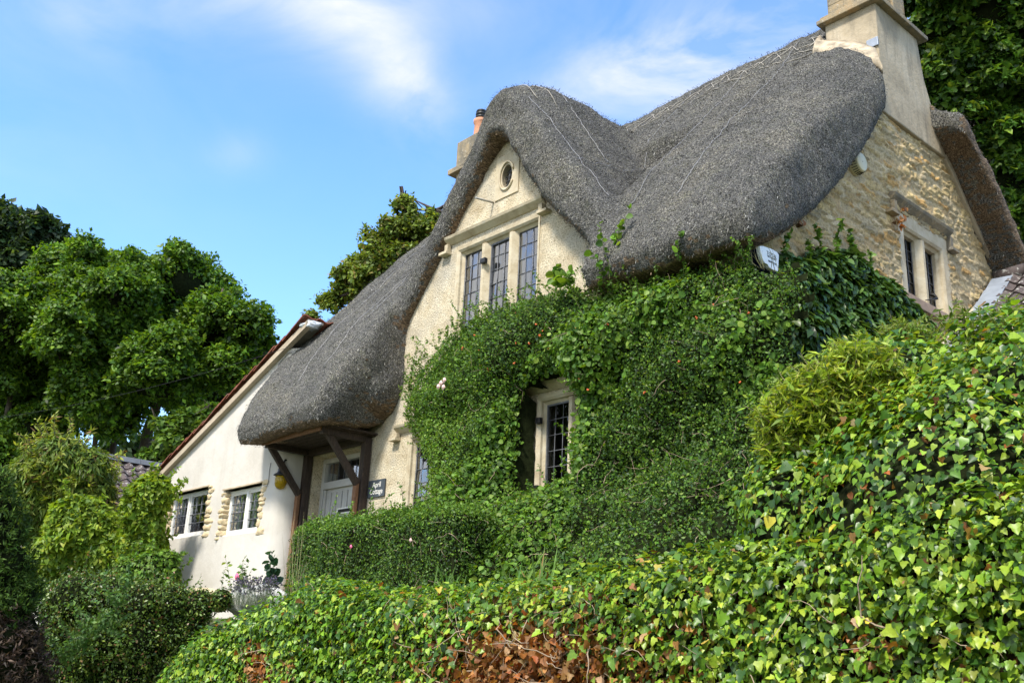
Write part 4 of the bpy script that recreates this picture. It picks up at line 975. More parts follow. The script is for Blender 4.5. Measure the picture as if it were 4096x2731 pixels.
# ------------------------------------------------------------------ outbuilding on the left
ob_ = empty('tiled_outbuilding', (-22.5, 10, 2.3), 'low outbuilding with lichened grey tiles and grey ridge behind the climbers at left', 'outbuilding')
RX = -22.0; A = W(0, RX, 444, 1838); B = W(0, RX, 661, 1873); zrg = (A[2]+B[2])/2; y0, y1 = 6.6, 13.5
dv = Vector((.80, 0, -.60)); nn2 = Vector((.60, 0, .80)); tl = MB(); tr = MB()
for r_ in range(11):
    a = Vector((RX+.05, 0, zrg))+dv*(.28*r_); b = a+dv*.33+nn2*.03
    for c_ in range(int((y1-y0)/.25)):
        yy = y0+c_*.25; V = []; n_ = 7
        for q in range(n_+1):
            t = q/n_; upv = nn2*(.034*math.sin(t*math.pi*2+.5))
            for pnt, th in ((a, 0), (b, 0), (b, -.03), (a, -.03)): V.append(Vector((pnt.x, yy+t*.25, pnt.z))+upv+nn2*th)
        Fq = [(q*4+k, q*4+(k+1) % 4, q*4+4+(k+1) % 4, q*4+4+k) for q in range(n_) for k in range(4)]+[(3, 2, 1, 0), (n_*4, n_*4+1, n_*4+2, n_*4+3)]
        (tr if (r_ == 0 and 0 <= c_ < 3) else tl).add(V, Fq)
tl.build('pantiles', M_tile_grey, ob_); tr.build('red_pantiles', M_tile_red, ob_)
c = MB()
for k in range(11): c.prism([(RX-.16, y0+k*.45, zrg-.02), (RX-.10, y0+k*.45, zrg+.10), (RX+.10, y0+k*.45, zrg+.10), (RX+.16, y0+k*.45, zrg-.02)], (0, .435, 0))
c.build('ridge_tiles', M_ridge_grey, ob_, .006)
c = MB(); c.prism([(RX-2.2, y0+.15, 2), (RX+2.1, y0+.15, 2), (RX+2.1, y0+.15, zrg-1.65), (RX, y0+.15, zrg-.12), (RX-2.2, y0+.15, zrg-1.75)], (0, 4.6, 0)); c.build('wall', M_white, ob_)
c = MB()
for k in range(26): c.box((RX-5+k*.16, 8.2, 2.2), (RX-5+k*.16+.15, 8.26, 3.9))
c.build('boarded_door', M_siding, ob_)
# boulder on the garden wall
bd = MB(); q = W(1, 6.2, 1010, 2380); bd.rock((q[0], 6.25, q[2]-.08), (.46, .3, .20), 4, 4, .25, power=.9)
o = bd.build('boulder', mat('whitish_boulder', lambda N, L, b, nt: (L.new(ramp(N, L, nz(N, L, pos(N), 9, 8, .7), [(.4, (.22, .22, .2)), (.55, (.6, .6, .56)), (.75, (.72, .71, .66))]), b.inputs['Base Color']), bump(N, L, nz(N, L, pos(N), 25, 6), .7, .03, b))))
tag(o, 'rounded whitish lichened boulder below the white wing, behind the lavender', 'boulder')
q = W(1, 6.6, 790, 2365); bd = MB(); bd.rock((q[0], 6.7, q[2]-.12), (.75, .3, .17), 8, 4, .25, power=.8); o = bd.build('boulder', M_patchstone); tag(o, 'flat buff coping stone half hidden by the cotoneaster, left of the white boulder', 'boulder')

# ------------------------------------------------------------------ greenery
K = 4096/2352
def inpoly_v(p, poly):
    x, y = p[:, 0], p[:, 1]; c = np.zeros(len(p), bool); n = len(poly); j = n-1
    for i in range(n):
        xi, yi = poly[i]; xj, yj = poly[j]
        m = ((yi > y) != (yj > y)) & (x < (xj-xi)*(y-yi)/(yj-yi+1e-12)+xi); c ^= m; j = i
    return c
def edge_dist(p, poly):
    d = np.full(len(p), 1e9); n = len(poly)
    for i in range(n):
        a = np.array(poly[i]); b = np.array(poly[(i+1) % n]); ab = b-a; t = np.clip(((p-a)@ab)/(ab@ab), 0, 1)
        d = np.minimum(d, np.linalg.norm(p-(a+t[:, None]*ab), axis=1))
    return d
class Panel:
    """foliage hanging on a wall plane: poly in (u, v); mp maps (u, v, w) arrays to world"""
    def __init__(s, poly, holes, ax, base, sign, T, fall=.35, seed=1, lump=.4, lsc=2.2):
        s.poly, s.holes, s.ax, s.base, s.sign, s.T, s.fall, s.seed, s.lump, s.lsc = poly, holes, ax, base, sign, T, fall, seed, lump, lsc
    def thick(s, q):
        d = edge_dist(q, s.poly)
        for h in s.holes: d = np.minimum(d, edge_dist(q, h)*1.6+.10)
        q3 = np.c_[q, q[:, 0]*0]
        lowb = 1+1.3*np.clip((3.75-q[:, 1])/1.0, 0, 1)*(s.seed == 3)
        return lowb*s.T*(.22+.78*np.sqrt(np.clip(d/s.fall, 0, 1)))*(1+s.lump*vnoise(q3, s.lsc, s.seed)+s.lump*.4*vnoise(q3, s.lsc*3.1, s.seed+1))
    def world(s, q, w):
        P = np.zeros((len(q), 3)); P[:, s.ax] = s.base+s.sign*w; o = [i for i in range(3) if i != s.ax]; P[:, o[0]] = q[:, 0]; P[:, o[1]] = q[:, 1]; return P
    def sample(s, n, lo=.75, hi=1.05, off=0):
        pl = np.array(s.poly); a, b = pl.min(0), pl.max(0); q = RNG.uniform(a, b, (int(n*2.6), 2)); q = q[inpoly_v(q, s.poly)]
        for h in s.holes: q = q[~inpoly_v(q, h)]
        q = q[:n]; t = s.thick(q); e = .04
        gx = (s.thick(q+[e, 0])-t)/e; gy = (s.thick(q+[0, e])-t)/e
        N = s.world(np.c_[-gx, -gy], np.ones(len(q)))-s.world(np.zeros((len(q), 2)), np.zeros(len(q))); N[:, s.ax] = s.sign
        return s.world(q, t*RNG.uniform(lo, hi, len(q))+off), unit(N), q
    def core(s, st=.09, sub=.10):
        pl = np.array(s.poly); a, b = pl.min(0)-st, pl.max(0)+st; us = np.arange(a[0], b[0], st); vs = np.arange(a[1], b[1], st); U, V = np.meshgrid(us, vs); q = np.stack([U.ravel(), V.ravel()], 1)
        ok = inpoly_v(q, s.poly)
        for h in s.holes: ok &= ~inpoly_v(q, h)
        t = np.clip(s.thick(q)-sub, .02, None); t = np.where(ok, t, 0); P = s.world(q, t)+RNG.normal(0, .008, (len(q), 3)); i = np.arange(len(q)).reshape(len(vs), len(us))
        F = np.stack([i[:-1, :-1], i[:-1, 1:], i[1:, 1:], i[1:, :-1]], -1).reshape(-1, 4); F = F[ok[F].any(1)]; F = F[(edge_dist(q[F].mean(1), s.poly) > st*.3)]
        inh = np.zeros(len(F), bool); cq = q[F].mean(1)
        for h in s.holes: inh |= inpoly_v(cq, h)
        return P, F[~inh]
def projpoly(ax, val, px): return [tuple(np.delete(W(ax, val, a*K, b*K), ax)) for a, b in px]
G_DARK = [(4, (.042, .095, .020)), (3, (.065, .14, .022)), (2, (.11, .20, .03)), (1, (.035, .075, .03))]
G_MID = [(3, (.095, .20, .022)), (3, (.14, .26, .028)), (2, (.065, .14, .02)), (1, (.21, .33, .04))]
G_LIME = [(3, (.20, .30, .025)), (3, (.15, .26, .03)), (2, (.27, .34, .03)), (1, (.10, .18, .025))]
G_IVY = [(3.2, (.04, .10, .014)), (4, (.085, .18, .016)), (4, (.16, .28, .018)), (3.0, (.25, .37, .028)), (1.8, (.36, .44, .045)), (.15, (.50, .42, .05))]
BROWN = [(3, (.26, .115, .03)), (3, (.36, .18, .06)), (2, (.14, .065, .022)), (1, (.48, .33, .17)), (2, (.32, .11, .025))]
def stems_mesh(n, P, N, ln, r, matl, name, parent, bias=(0, 0, 0), wob=.35):
    mb = MB(); ix = RNG.choice(len(P), n)
    for i in ix:
        d = Vector(RNG.normal(0, 1, 3).tolist()); nn_ = Vector(N[i].tolist()); d = d-nn_*d.dot(nn_)*.8+Vector(bias)
        twig(mb, P[i], d, ln*random.uniform(.5, 1.3), r*random.uniform(.6, 1.4), wob, 5)
    return mb.build(name, matl, parent)
def sprigs(mb, starts, dirs, ln, r, per, tmpl, size, pal, wob=.12):
    """long shoots with paired leaves -> leaf part tuple"""
    P, N = [], []
    for s_, d_ in zip(starts, dirs):
        pts = twig(mb, s_, d_, ln*random.uniform(.5, 1.3), r, wob, 7)
        for i in range(1, len(pts)):
            for k in range(per):
                t = random.random(); q = pts[i-1].lerp(pts[i], t); P.append(q[:]); dd = (pts[i]-pts[i-1]).normalized(); a = Vector((random.gauss(0, 1), random.gauss(0, 1), random.gauss(0, 1)+.3)); a = (a-dd*a.dot(dd)*.6).normalized(); N.append(a[:])
    P = np.array(P); N = np.array(N); n = len(P)
    z = unit(RNG.normal(0, 1, (n, 3))+[0, -.4, .8])
    return (P, z, tmpl, size, pick(pal, n), dict(tip=N, nj=.2, tj=.2))

# ---- climber over the front wall
cl = empty('wall_climber', (-8, 8.3, 2.3), 'dense green evergreen climber with tiny orange berries smothering the front wall under the dormer', 'climber')
poly = [(W(1, 8.0, a*K, b*K)[0], W(1, 8.0, a*K, b*K)[2]) for a, b in [(905, 985), (893, 950), (905, 900), (935, 830), (990, 765), (1060, 715), (1130, 690), (1210, 668), (1290, 650), (1350, 668), (1380, 655), (1440, 650), (1500, 622), (1600, 600), (1700, 572), (1765, 590), (1800, 640)]]+[(-5.25, 5.0), (-5.2, 1.9), (-9.6, 1.9), (-10.2, 2.7), (-10.75, 3.4), (-10.95, 4.0), (-11.1, 4.45)]
hole = [(-9.14, 3.62), (-9.16, 4.7), (-9.1, 5.0), (-8.6, 5.12), (-8.22, 5.08), (-8.1, 4.7), (-8.08, 3.82), (-8.5, 3.68)]
pc1 = Panel(poly, [hole], 1, 8.47, -1, .50, .45, 3, .32, 1.9)
bx_ = np.array([GX+.22, OA[0][1]+.14, OA[6][2]+.13]); vw = (CAM-bx_)/np.linalg.norm(CAM-bx_)
def clear_box(P_):
    d_ = P_-bx_; t_ = d_@vw; q_ = np.linalg.norm(d_-np.outer(t_, vw), axis=1); return ~((t_ > -.25) & (t_ < 1.2) & (q_ < .20))
Vc, Fc = pc1.core(.08, .13); Fc = Fc[clear_box(Vc[Fc].mean(1))]; core = link('stems_or_shade_core', np_mesh('climber_core', Vc, Fc, True), M_core, cl)  # dark hull behind the leaves, painted as inner shade
P, N, q = pc1.sample(105000, .72, 1.08); P += RNG.normal(0, .02, P.shape)
zone = vnoise(np.c_[q, q[:, 0]*0], 1.1, 77)+.35*vnoise(np.c_[q, q[:, 0]*0], 4, 78)
left = np.clip((-9.2-q[:, 0])/1.6, 0, 1)*np.clip((q[:, 1]-4.2)/1.0, 0, 1)
isr = (zone > .15) & (RNG.random(len(q)) < .33*(1-left)) ; C = pick(G_DARK, len(P), .22); Cm = pick(G_MID, len(P), .2)
br = (RNG.random(len(P)) < .35+.5*left+.25*(zone > .3)); C = np.where(br[:, None], Cm, C)
lime = (q[:, 0] < -10.0) & (q[:, 1] < 4.9) & (q[:, 1] > 3.3); C = np.where((lime & (RNG.random(len(P)) < .55))[:, None], pick([(1, (.14, .27, .03)), (1, (.20, .33, .04))], len(P)), C)
mb = MB(); pl_ = [(P[~isr], N[~isr], T_OVAL, .034, C[~isr], dict(tip=(0, -.3, .2), nj=.8, tj=1.0)), (P[isr], N[isr]+[0, 0, .3], T_ROUND, .052, pick(G_MID, int(isr.sum())), dict(tip=(0, -.2, -.5), nj=.5, tj=.7))]
# shoots sticking out along the top and all over
top = np.array(poly[2:16]); st, dr = [], []
for k in range(150):
    i = random.randrange(len(top)-1); a = top[i]*(1-random.random()*1.0)+0*top[i]; t = random.random(); a = top[i]*(1-t)+top[i+1]*t
    st.append((a[0], 8.15+random.uniform(-.1, .2), a[1]-.12)); dr.append((random.gauss(-.15, .5), random.gauss(-.3, .4), 1.0))
pl_.append(sprigs(mb, st, dr, .34, .004, 5, T_OVAL, .034, G_MID))
ix = RNG.choice(len(P), 420); pl_.append(sprigs(mb, P[ix], (N[ix]+[0, 0, .5]+RNG.normal(0, .4, (420, 3))), .26, .0035, 4, T_OVAL, .034, G_MID))
st = [W(1, 7.95, a*K, b*K) for a, b in ((1385, 650), (1400, 640), (1420, 600), (1560, 600), (1410, 560))]
pl_.append(sprigs(mb, st, [(.1, -.2, 1), (.3, -.3, 1), (-.1, -.1, 1), (0, -.3, 1), (.4, .1, 1)], .6, .005, 3, T_ROUND, .06, G_MID))
pl_.append(sprigs(mb, [W(1, 7.9, 1290*K, 650*K), W(1, 7.9, 1300*K, 655*K), W(1, 7.9, 1280*K, 660*K)], [(0, -.3, 1), (.6, -.3, .7), (-.2, -.1, .6)], .3, .005, 3, T_ROUND, .085, G_MID))
for i_, t_ in enumerate(pl_): kk = clear_box(t_[0]); dd_ = dict(t_[5]); dd_['tip'] = np.asarray(dd_['tip'])[kk] if np.ndim(dd_['tip']) == 2 else dd_['tip']; pl_[i_] = (t_[0][kk], np.asarray(t_[1])[kk], t_[2], t_[3], t_[4][kk], dd_)
link('leaves', leaf_mesh('climber_leaves', pl_), M_leaf, cl)
mb.build('shoots', m_simple('green_brown_stem', (.12, .12, .05), .9, .3, 8, .2), cl)
m2 = (q[:, 1] < 4.0) | (RNG.random(len(q)) < .25); stems_mesh(420, P[m2], N[m2], .35, .0035, M_deadstem, 'bare_twigs', cl, (.1, 0, -.2))
M_berry = m_simple('orange_berry', (.58, .13, .03), .5, .2, 30, 0)
random.seed(5)
bz = [(1103, 838), (1185, 790), (1230, 745), (1246, 760), (1295, 810), (1180, 835), (1100, 805), (1185, 715), (1090, 770), (1322, 755), (1350, 800), (1285, 790), (1560, 830), (1395, 745), (1640, 700), (1705, 760), (1720, 720), (1480, 900), (1350, 895), (1240, 770), (1120, 850), (1215, 790), (1260, 800), (1700, 880), (1600, 730), (1330, 870), (1062, 800), (1150, 760)]
for a, b in bz:
    c = W(1, 7.90+random.uniform(-.03, .05), a*K, b*K); b_ = MB()
    for k in range(4): b_.rock((c[0]+random.gauss(0, .007), c[1]+random.gauss(0, .005), c[2]+random.gauss(0, .007)), (.010, .010, .010), k, 1, .1, power=1)
    b_.build('berry_cluster', M_berry, cl)
M_pink = m_simple('pale_pink_petal', (.72, .50, .46), .6, .15, 20, 0); M_rose = m_simple('pink_petal', (.75, .14, .28), .6, .2, 20, 0)
def rose(c, r, m, parent):
    b_ = MB()
    for k in range(16):
        a = k*2.4; t = k/16; d = Vector((math.cos(a)*(.2+.8*t), -.5+.9*(1-t)*-.6, math.sin(a)*(.2+.8*t))); p = Vector(c)+d*r*.6
        b_.rock(p, (r*.34, r*.16, r*.34), k, 2, .25, power=.9)
    return b_.build('bloom', m, parent)
for dx, dz in ((0, 0), (14, -12), (-10, 14), (10, 16)): rose(W(1, 7.85, 1015*K+dx, 880*K+dz), .045, M_pink, cl)

# ---- ivy on the gable wall
gi = empty('gable_ivy', (-5.6, 10, 3), 'dark glossy ivy carpet on the stone gable right of the alarm box', 'ivy')
py = projpoly(0, -5.6, [(1772, 640), (1800, 575), (1850, 590), (1885, 570), (1925, 580), (1950, 568), (1975, 590), (2010, 620), (2050, 640), (2100, 690), (2145, 730), (2158, 775), (2140, 840), (2090, 890), (1990, 930), (1880, 960), (1850, 905), (1838, 870), (1826, 905), (1812, 900), (1800, 960), (1830, 1150), (1790, 1180)])
gp = Panel(py, [], 0, GX+.02, 1, .26, .4, 8, .4, 2.5)
Vc, Fc = gp.core(.08, .09); Fc = Fc[clear_box(Vc[Fc].mean(1))]; link('stems_or_shade_core', np_mesh('ivy_core', Vc, Fc, True), M_core, gi)  # dark backing sheet, painted as shade under the ivy
P, N, q = gp.sample(9000, .6, 1.1); mb = MB(); k_ = clear_box(P); P, N = P[k_], N[k_]
pl_ = [(P, N+[0, 0, .45], T_IVY, .082, pick([(4, (.04, .09, .022)), (3, (.065, .14, .03)), (2, (.10, .18, .04))], len(P), .2), dict(tip=(.2, 0, -1), nj=.35, tj=.5))]
st = [W(0, -5.6, a*K, b*K) for a, b in ((1885, 575), (1925, 585), (1962, 575), (1860, 590), (1800, 580), (2000, 610), (1925, 560))]
pl_.append(sprigs(mb, st, [(.05, random.gauss(0, .3), 1) for _ in st], .32, .004, 4, T_IVY, .05, G_MID))
link('leaves', leaf_mesh('gable_ivy_leaves', pl_), M_gloss, gi); mb.build('runners', M_bark, gi)
o_ = W(0, GX+.1, 3600+0, 845); dl = []
cpts = np.array([W(0, GX+.12, 3500+a/2.613, 750+b/2.613) for a, b in ((290, 215), (280, 240), (265, 320), (270, 350), (260, 390), (275, 390), (300, 320), (290, 380), (255, 340), (310, 225))]*4); cpts += RNG.normal(0, .02, cpts.shape)
dl.append((cpts, np.tile([1., 0, 0], (len(cpts), 1)), T_IVY, .05, pick(BROWN, len(cpts)), dict(nj=.6, tj=.7)))
cpts = np.array([W(0, GX+.07, 2950+a/2.9875, 850+b/2.9875) for a, b in ((740, 110), (800, 100), (965, 165), (985, 355), (1010, 400), (770, 120), (990, 370))]); dl.append((cpts, np.tile([1., 0, 0], (len(cpts), 1)), T_IVY, .07, pick(BROWN, len(cpts)), dict(nj=.4, tj=.5)))
link('dead_leaves', leaf_mesh('dead_ivy', dl), M_leaf, gi)

# ---- clipped hedge before the door
def box_points(a, b, n, faces, inset=.0, rnd=.18, seed=2):
    a = np.array(a); b = np.array(b); d = b-a; ar = {'-y': d[0]*d[2], '-x': d[1]*d[2], '+x': d[1]*d[2], '+z': d[0]*d[1]}; tot = sum(ar[f] for f in faces); P, N = [], []
    for f in faces:
        m = int(n*ar[f]/tot); q = a+d*RNG.random((m, 3)); nn_ = np.zeros((m, 3)); ax = 'xyz'.index(f[1]); q[:, ax] = (a if f[0] == '-' else b)[ax]; nn_[:, ax] = -1 if f[0] == '-' else 1; P.append(q); N.append(nn_)
    P = np.concatenate(P); N = np.concatenate(N)
    lo, hi = a+rnd, b-rnd; c = np.clip(P, lo, hi); dd = P-c; L = np.linalg.norm(dd, axis=1, keepdims=True); N2 = dd/np.maximum(L, 1e-6); P = c+N2*rnd
    P = P+N2*(.08*vnoise(P, 2.6, seed)+.03*vnoise(P, 9, seed+3)+RNG.uniform(-.09, .03, len(P)))[:, None]
    return P, unit(N2)
hd = empty('clipped_hedge', (-10.5, 7.3, 2.2), 'neatly clipped small-leaved hedge with a squared left end in front of the porch door', 'hedge')
ha, hb = (-12.22, 6.75, 1.9), (-8.5, 7.75, 3.34)
P, N = box_points(ha, hb, 46000, ('-y', '-x', '+z', '+x'), rnd=.3)
P[:, 2] += (P[:, 0]+10.5)*.0; mb = MB()
c = MB(); c.box((ha[0]+.14, ha[1]+.14, 1.8), (hb[0]-.14, hb[1]-.1, hb[2]-.13)); c.build('stems_or_shade_core', M_core, hd)  # dark box inside the hedge, painted as its inner shade
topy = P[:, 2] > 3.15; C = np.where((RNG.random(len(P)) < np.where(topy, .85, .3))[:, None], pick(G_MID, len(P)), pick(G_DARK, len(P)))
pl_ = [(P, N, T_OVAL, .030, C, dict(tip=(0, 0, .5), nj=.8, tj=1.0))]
tp = P[topy]; ix = RNG.choice(len(tp), 160); pl_.append(sprigs(mb, tp[ix], RNG.normal(0, .35, (160, 3))+[0, -.1, 1], .12, .003, 3, T_OVAL, .03, G_MID))
st = [W(1, 6.9, a*K, b*K) for a, b in ((805, 1180), (850, 1175), (760, 1185), (735, 1190), (880, 1160), (925, 1150), (955, 1155))]; pl_.append(sprigs(mb, st, [(random.gauss(0, .3), 0, 1) for _ in st], .32, .004, 3, T_OVAL, .035, G_MID))
link('leaves', leaf_mesh('hedge_leaves', pl_), M_leaf, hd); mb.build('shoots', M_bark, hd)
stems_mesh(160, P[~topy], N[~topy], .25, .003, M_deadstem, 'bare_twigs', hd)
rose(W(1, 6.68, 808*K, 1255*K), .03, M_rose, hd); rose(W(1, 6.68, 945*K, 1240*K), .028, M_pink, hd)

# ---- ivy-covered garden wall in the foreground
iw = empty('ivy_garden_wall', (-5, 5.3, 0), 'low garden wall buried in bright variegated-looking green ivy with a brown dead patch', 'ivy wall')
iw['label'] = 'low garden wall buried in bright green ivy with a large brown dead patch'
tx = np.array([-11.6, -11.2, -10.5, -9.4, -8.5, -7.4, -6.5, -5.6, -5.0, -4.3, -3.9, -3.3, -2.6, -1.9, -.5, 1.5]); tz_ = np.array([1.45, 1.66, 1.86, 2.10, 2.20, 2.15, 2.13, 2.14, 2.20, 2.26, 2.34, 2.42, 2.5, 2.6, 2.8, 2.9])
topz = lambda x: np.interp(x, tx, tz_)
n = 92000; u = RNG.random(n); X = -11.5+13.0*u**1.0; Zt = topz(X); fr = RNG.random(n) < .84
Z = np.where(fr, Zt-.04-RNG.random(n)*(Zt-.5), Zt); Y = np.where(fr, 5.0, 5.0+RNG.random(n)*.75)
P = np.stack([X, Y, Z], 1); N = np.where(fr[:, None], [0., -1., .25], [0., -.25, 1.]); rr_ = np.clip((Z-(Zt-.22))/.22, 0, 1); P[:, 1] += np.where(fr, rr_**2*.16, 0); N = N+np.stack([0*X, 0*X, np.where(fr, rr_, 0)], 1)
ds = .10*vnoise(P, 1.7, 12)+.05*vnoise(P, 5, 13)+RNG.uniform(-.15, .06, n); P = P+unit(N)*ds[:, None]
dead = 1.3*np.exp(-((P[:, 0]+5.3)/.95)**2-((P[:, 2]-1.50)/.40)**2)
dead += .9*np.clip(vnoise(P, 2.4, 90)-.25, 0, 1)*np.clip((topz(P[:, 0])-.25-P[:, 2])/.3, 0, 1)
isd = RNG.random(n) < np.clip(.035+.95*dead, 0, .93)
thin = (RNG.random(n) < .8*np.clip(dead, 0, 1)); C = pick(G_IVY, n, .16); lf = P[:, 0] < -6; C[lf] *= [.85, .95, .9]
k_ = ~isd & ~thin
pl_ = [(P[k_], unit(N[k_])+[.0, .0, .25], T_IVY, .039, C[k_], dict(tip=(0, -.15, -1), nj=.42, tj=.5, sj=.45))]
link('leaves', leaf_mesh('ivy_wall_leaves', pl_), M_gloss, iw)
isd &= (RNG.random(n) < .6) | (dead > .4); dP = P[isd]+unit(N[isd])*-.01; link('dead_leaves', leaf_mesh('ivy_wall_dead', [(dP, N[isd], T_IVY, .046, pick(BROWN, len(dP), .25), dict(tip=(0, -.2, -1), nj=1.0, tj=.9))]), M_leaf, iw)
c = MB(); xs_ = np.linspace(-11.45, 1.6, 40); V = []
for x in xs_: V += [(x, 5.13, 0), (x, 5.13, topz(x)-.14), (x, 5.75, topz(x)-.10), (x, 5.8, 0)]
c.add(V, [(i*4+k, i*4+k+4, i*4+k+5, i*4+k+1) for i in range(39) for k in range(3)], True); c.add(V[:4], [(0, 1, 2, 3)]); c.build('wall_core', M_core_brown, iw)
dm = dead > .25; Pd, Nd = P[dm], N[dm]; mb = MB(); ix = RNG.choice(len(Pd), 330)
for i in ix: twig(mb, Pd[i]+np.array([0, .02, 0]), (random.gauss(0, 1), random.gauss(-.1, .3), random.gauss(0, .7)), random.uniform(.12, .5), random.uniform(.003, .008), .3, 6)
ix = RNG.choice(n, 260)
for i in ix: twig(mb, P[i], (random.gauss(0, 1), random.gauss(0, .3), random.gauss(0, .6)), random.uniform(.1, .3), random.uniform(.0025, .005), .3, 5)
mb.build('stems_or_shade_core', M_deadstem, iw)

# ---- tall ivy bank at the right, and the willow-leaved shrub at its tip
bk = empty('ivy_bank', (-1.8, 6.8, 2), 'tall rising bank of large glossy heart-shaped ivy leaves at the right edge', 'ivy')
B_ = [((-2.62, 5.75, 2.25), (.95, .75, 1.05)), ((-2.35, 6.5, 2.7), (1.05, .85, 1.12)), ((-2.1, 7.3, 2.95), (1.25, .9, 1.18)), ((-1.6, 8.2, 3.2), (1.4, .9, 1.38)), ((-1.1, 5.8, 2.3), (1.2, .85, 1.15)), ((-.7, 6.6, 2.7), (1.3, .9, 1.3)), ((-.3, 7.6, 3.0), (1.4, 1.0, 1.5)), ((.4, 6.0, 2.3), (1.1, .9, 1.3)), ((.9, 8.5, 3.2), (1.5, 1.0, 1.7)), ((.2, 9.2, 3.3), (1.6, .9, 1.7))]+[(tuple(PD(a*K, b*K, dp)), (rr, rr, rr)) for a, b, dp, rr in ((1880, 1130, 6.7, .42), (1850, 1200, 6.4, .40), (1990, 1040, 7.0, .5), (2060, 930, 7.4, .5), (1870, 1050, 7.1, .30))]
link('stems_or_shade_core', core_mesh('bank_core', B_, .80, 4, .10, 2.4, 41), M_core, bk)  # dark blobs under the bank leaves, painted as shade
P, N = blob_points(B_, 90000, (.84, 1.08), .9, .10, 2.4, 41); k_ = (P[:, 2] > 1.4) & (P[:, 1] < 9.3); P, N = P[k_], N[k_]
db = RNG.random(len(P)) < .025; mb = MB(); pl_ = [(P[~db], N[~db]+[0, -.1, .3], T_HEART, .043, pick(G_IVY, int((~db).sum()), .18)*[.85, .92, .85], dict(tip=(-.2, -.3, -1), nj=.42, tj=.5))]
ix = RNG.choice(len(P), 90); pl_.append(sprigs(mb, P[ix], N[ix]+RNG.normal(0, .3, (90, 3))+[0, 0, .9], .4, .005, 3, T_HEART, .06, G_IVY))
link('leaves', leaf_mesh('bank_leaves', pl_), M_gloss, bk); mb.build('shoots', M_deadstem, bk)
link('dead_leaves', leaf_mesh('bank_dead', [(P[db], N[db], T_IVY, .045, pick(BROWN, int(db.sum())), dict(nj=.8, tj=.7))]), M_leaf, bk)
ws = empty('willow_leaved_shrub', (-3.3, 6, 2.2), 'yellow-green shrub of narrow leaves leaning out between the dark climber and ivy bank', 'shrub')
def px_blobs(lst, depth, dr=1.0): return [(tuple(PD(a*K, b*K, depth+(o[0] if o else 0))), tuple([r*K/FPX*depth]*1+[r*K/FPX*depth*dr]+[r*K/FPX*depth])) for a, b, r, *o in lst]
B_ = px_blobs([(1795, 985, 34), (1840, 945, 40), (1900, 905, 44), (1960, 870, 42), (1990, 850, 28), (1880, 970, 46), (1830, 1045, 38), (1950, 930, 46), (2030, 900, 34), (1900, 1020, 36)], 6.6)
link('stems_or_shade_core', core_mesh('shrub_core', B_, .55, 3), M_core, ws)  # dark blobs inside the shrub, painted as shade
P, N = blob_points(B_, 1500, (.5, 1.05), .7, .15, 5); mb = MB()
pl_ = [sprigs(mb, P, unit(N+[-.2, 0, .5]+RNG.normal(0, .3, P.shape)), .17, .003, 3, T_NARROW, .062, [(3, (.30, .40, .035)), (3, (.20, .29, .03)), (1, (.38, .42, .06)), (1, (.08, .14, .02))])]
link('leaves', leaf_mesh('shrub_leaves', pl_), M_leaf, ws); mb.build('shoots', M_deadstem, ws)
for (lst, dp, nm, lb) in (([(2075, 800, 26), (2100, 815, 22)], 8.6, 'willow_leaved_shrub', 'small loose sprig of narrow leaves right of the gable ivy'), ([(2210, 770, 26), (2290, 800, 45), (2240, 850, 40), (2330, 770, 35)], 7.9, 'willow_leaved_shrub', 'yellow-green narrow shoots poking from the ivy bank below the pantile roof')):
    w2_ = empty(nm, tuple(PD(lst[0][0]*K, lst[0][1]*K, dp)), lb, 'shrub'); B_ = px_blobs(lst, dp); P, N = blob_points(B_, 300, (.2, 1.0), .6); mb = MB()
    link('leaves', leaf_mesh('shoot_leaves', [sprigs(mb, P, unit(N+[-.1, 0, .9]), .2, .003, 4, T_NARROW, .06, [(3, (.17, .23, .03)), (2, (.12, .2, .03))])]), M_leaf, w2_); mb.build('shoots', M_deadstem, w2_)

# ---- bushes at the left
def bush(name, label, cat, blobs, n, tmpl, size, pal, mtl=None, tip=(0, 0, -1), up=.3, core=.86, nj=.5, tj=.6, group=None, shoots=0, spal=None, cull=.86, shell=(.8, 1.08), lump=.14, lsc=2.2, seed=4, coremat=None, stt=T_OVAL, sln=.3, per=None, rad=.1):
    r = empty(name, blobs[0][0], label, cat, group); link('stems_or_shade_core', core_mesh(name+'_core', blobs, core, 3, lump, lsc, seed), coremat or M_core, r)  # core is a dark hull painted as shade inside the bush
    if per: P, N = blob_points(blobs, n//per, shell, cull, lump, lsc, seed); P, N = clumped(P, N, per, rad)
    else: P, N = blob_points(blobs, n, shell, cull, lump, lsc, seed)
    pl_ = [(P, N+[0, 0, up], tmpl, size, pick(pal, len(P)), dict(tip=tip, nj=nj, tj=tj))]; mb = MB()
    if shoots:
        ix = RNG.choice(len(P), shoots); pl_.append(sprigs(mb, P[ix], N[ix]+RNG.normal(0, .35, (shoots, 3))+[0, 0, .7], sln, size*.07, 4, stt, size*.9, spal or pal)); mb.build('shoots', M_bark, r)
    link('leaves', leaf_mesh(name+'_leaves', pl_), mtl or M_leaf, r); return r
HYD = [(3, (.20, .30, .025)), (3, (.14, .24, .025)), (2, (.27, .36, .035)), (1, (.09, .16, .02))]
B_ = px_blobs([(185, 1215, 70), (150, 1270, 60), (235, 1270, 62), (130, 1330, 45), (215, 1340, 65), (260, 1220, 40), (155, 1200, 40), (290, 1200, 30), (90, 1290, 40)], 18.6)
bush('climbing_hydrangea', 'mounded lime-green climbing hydrangea filling the yard left of the white wing', 'climber', B_, 17000, T_HEART, .088, HYD, M_leaf, up=.4, nj=.75, lump=.2, lsc=3, shoots=60)
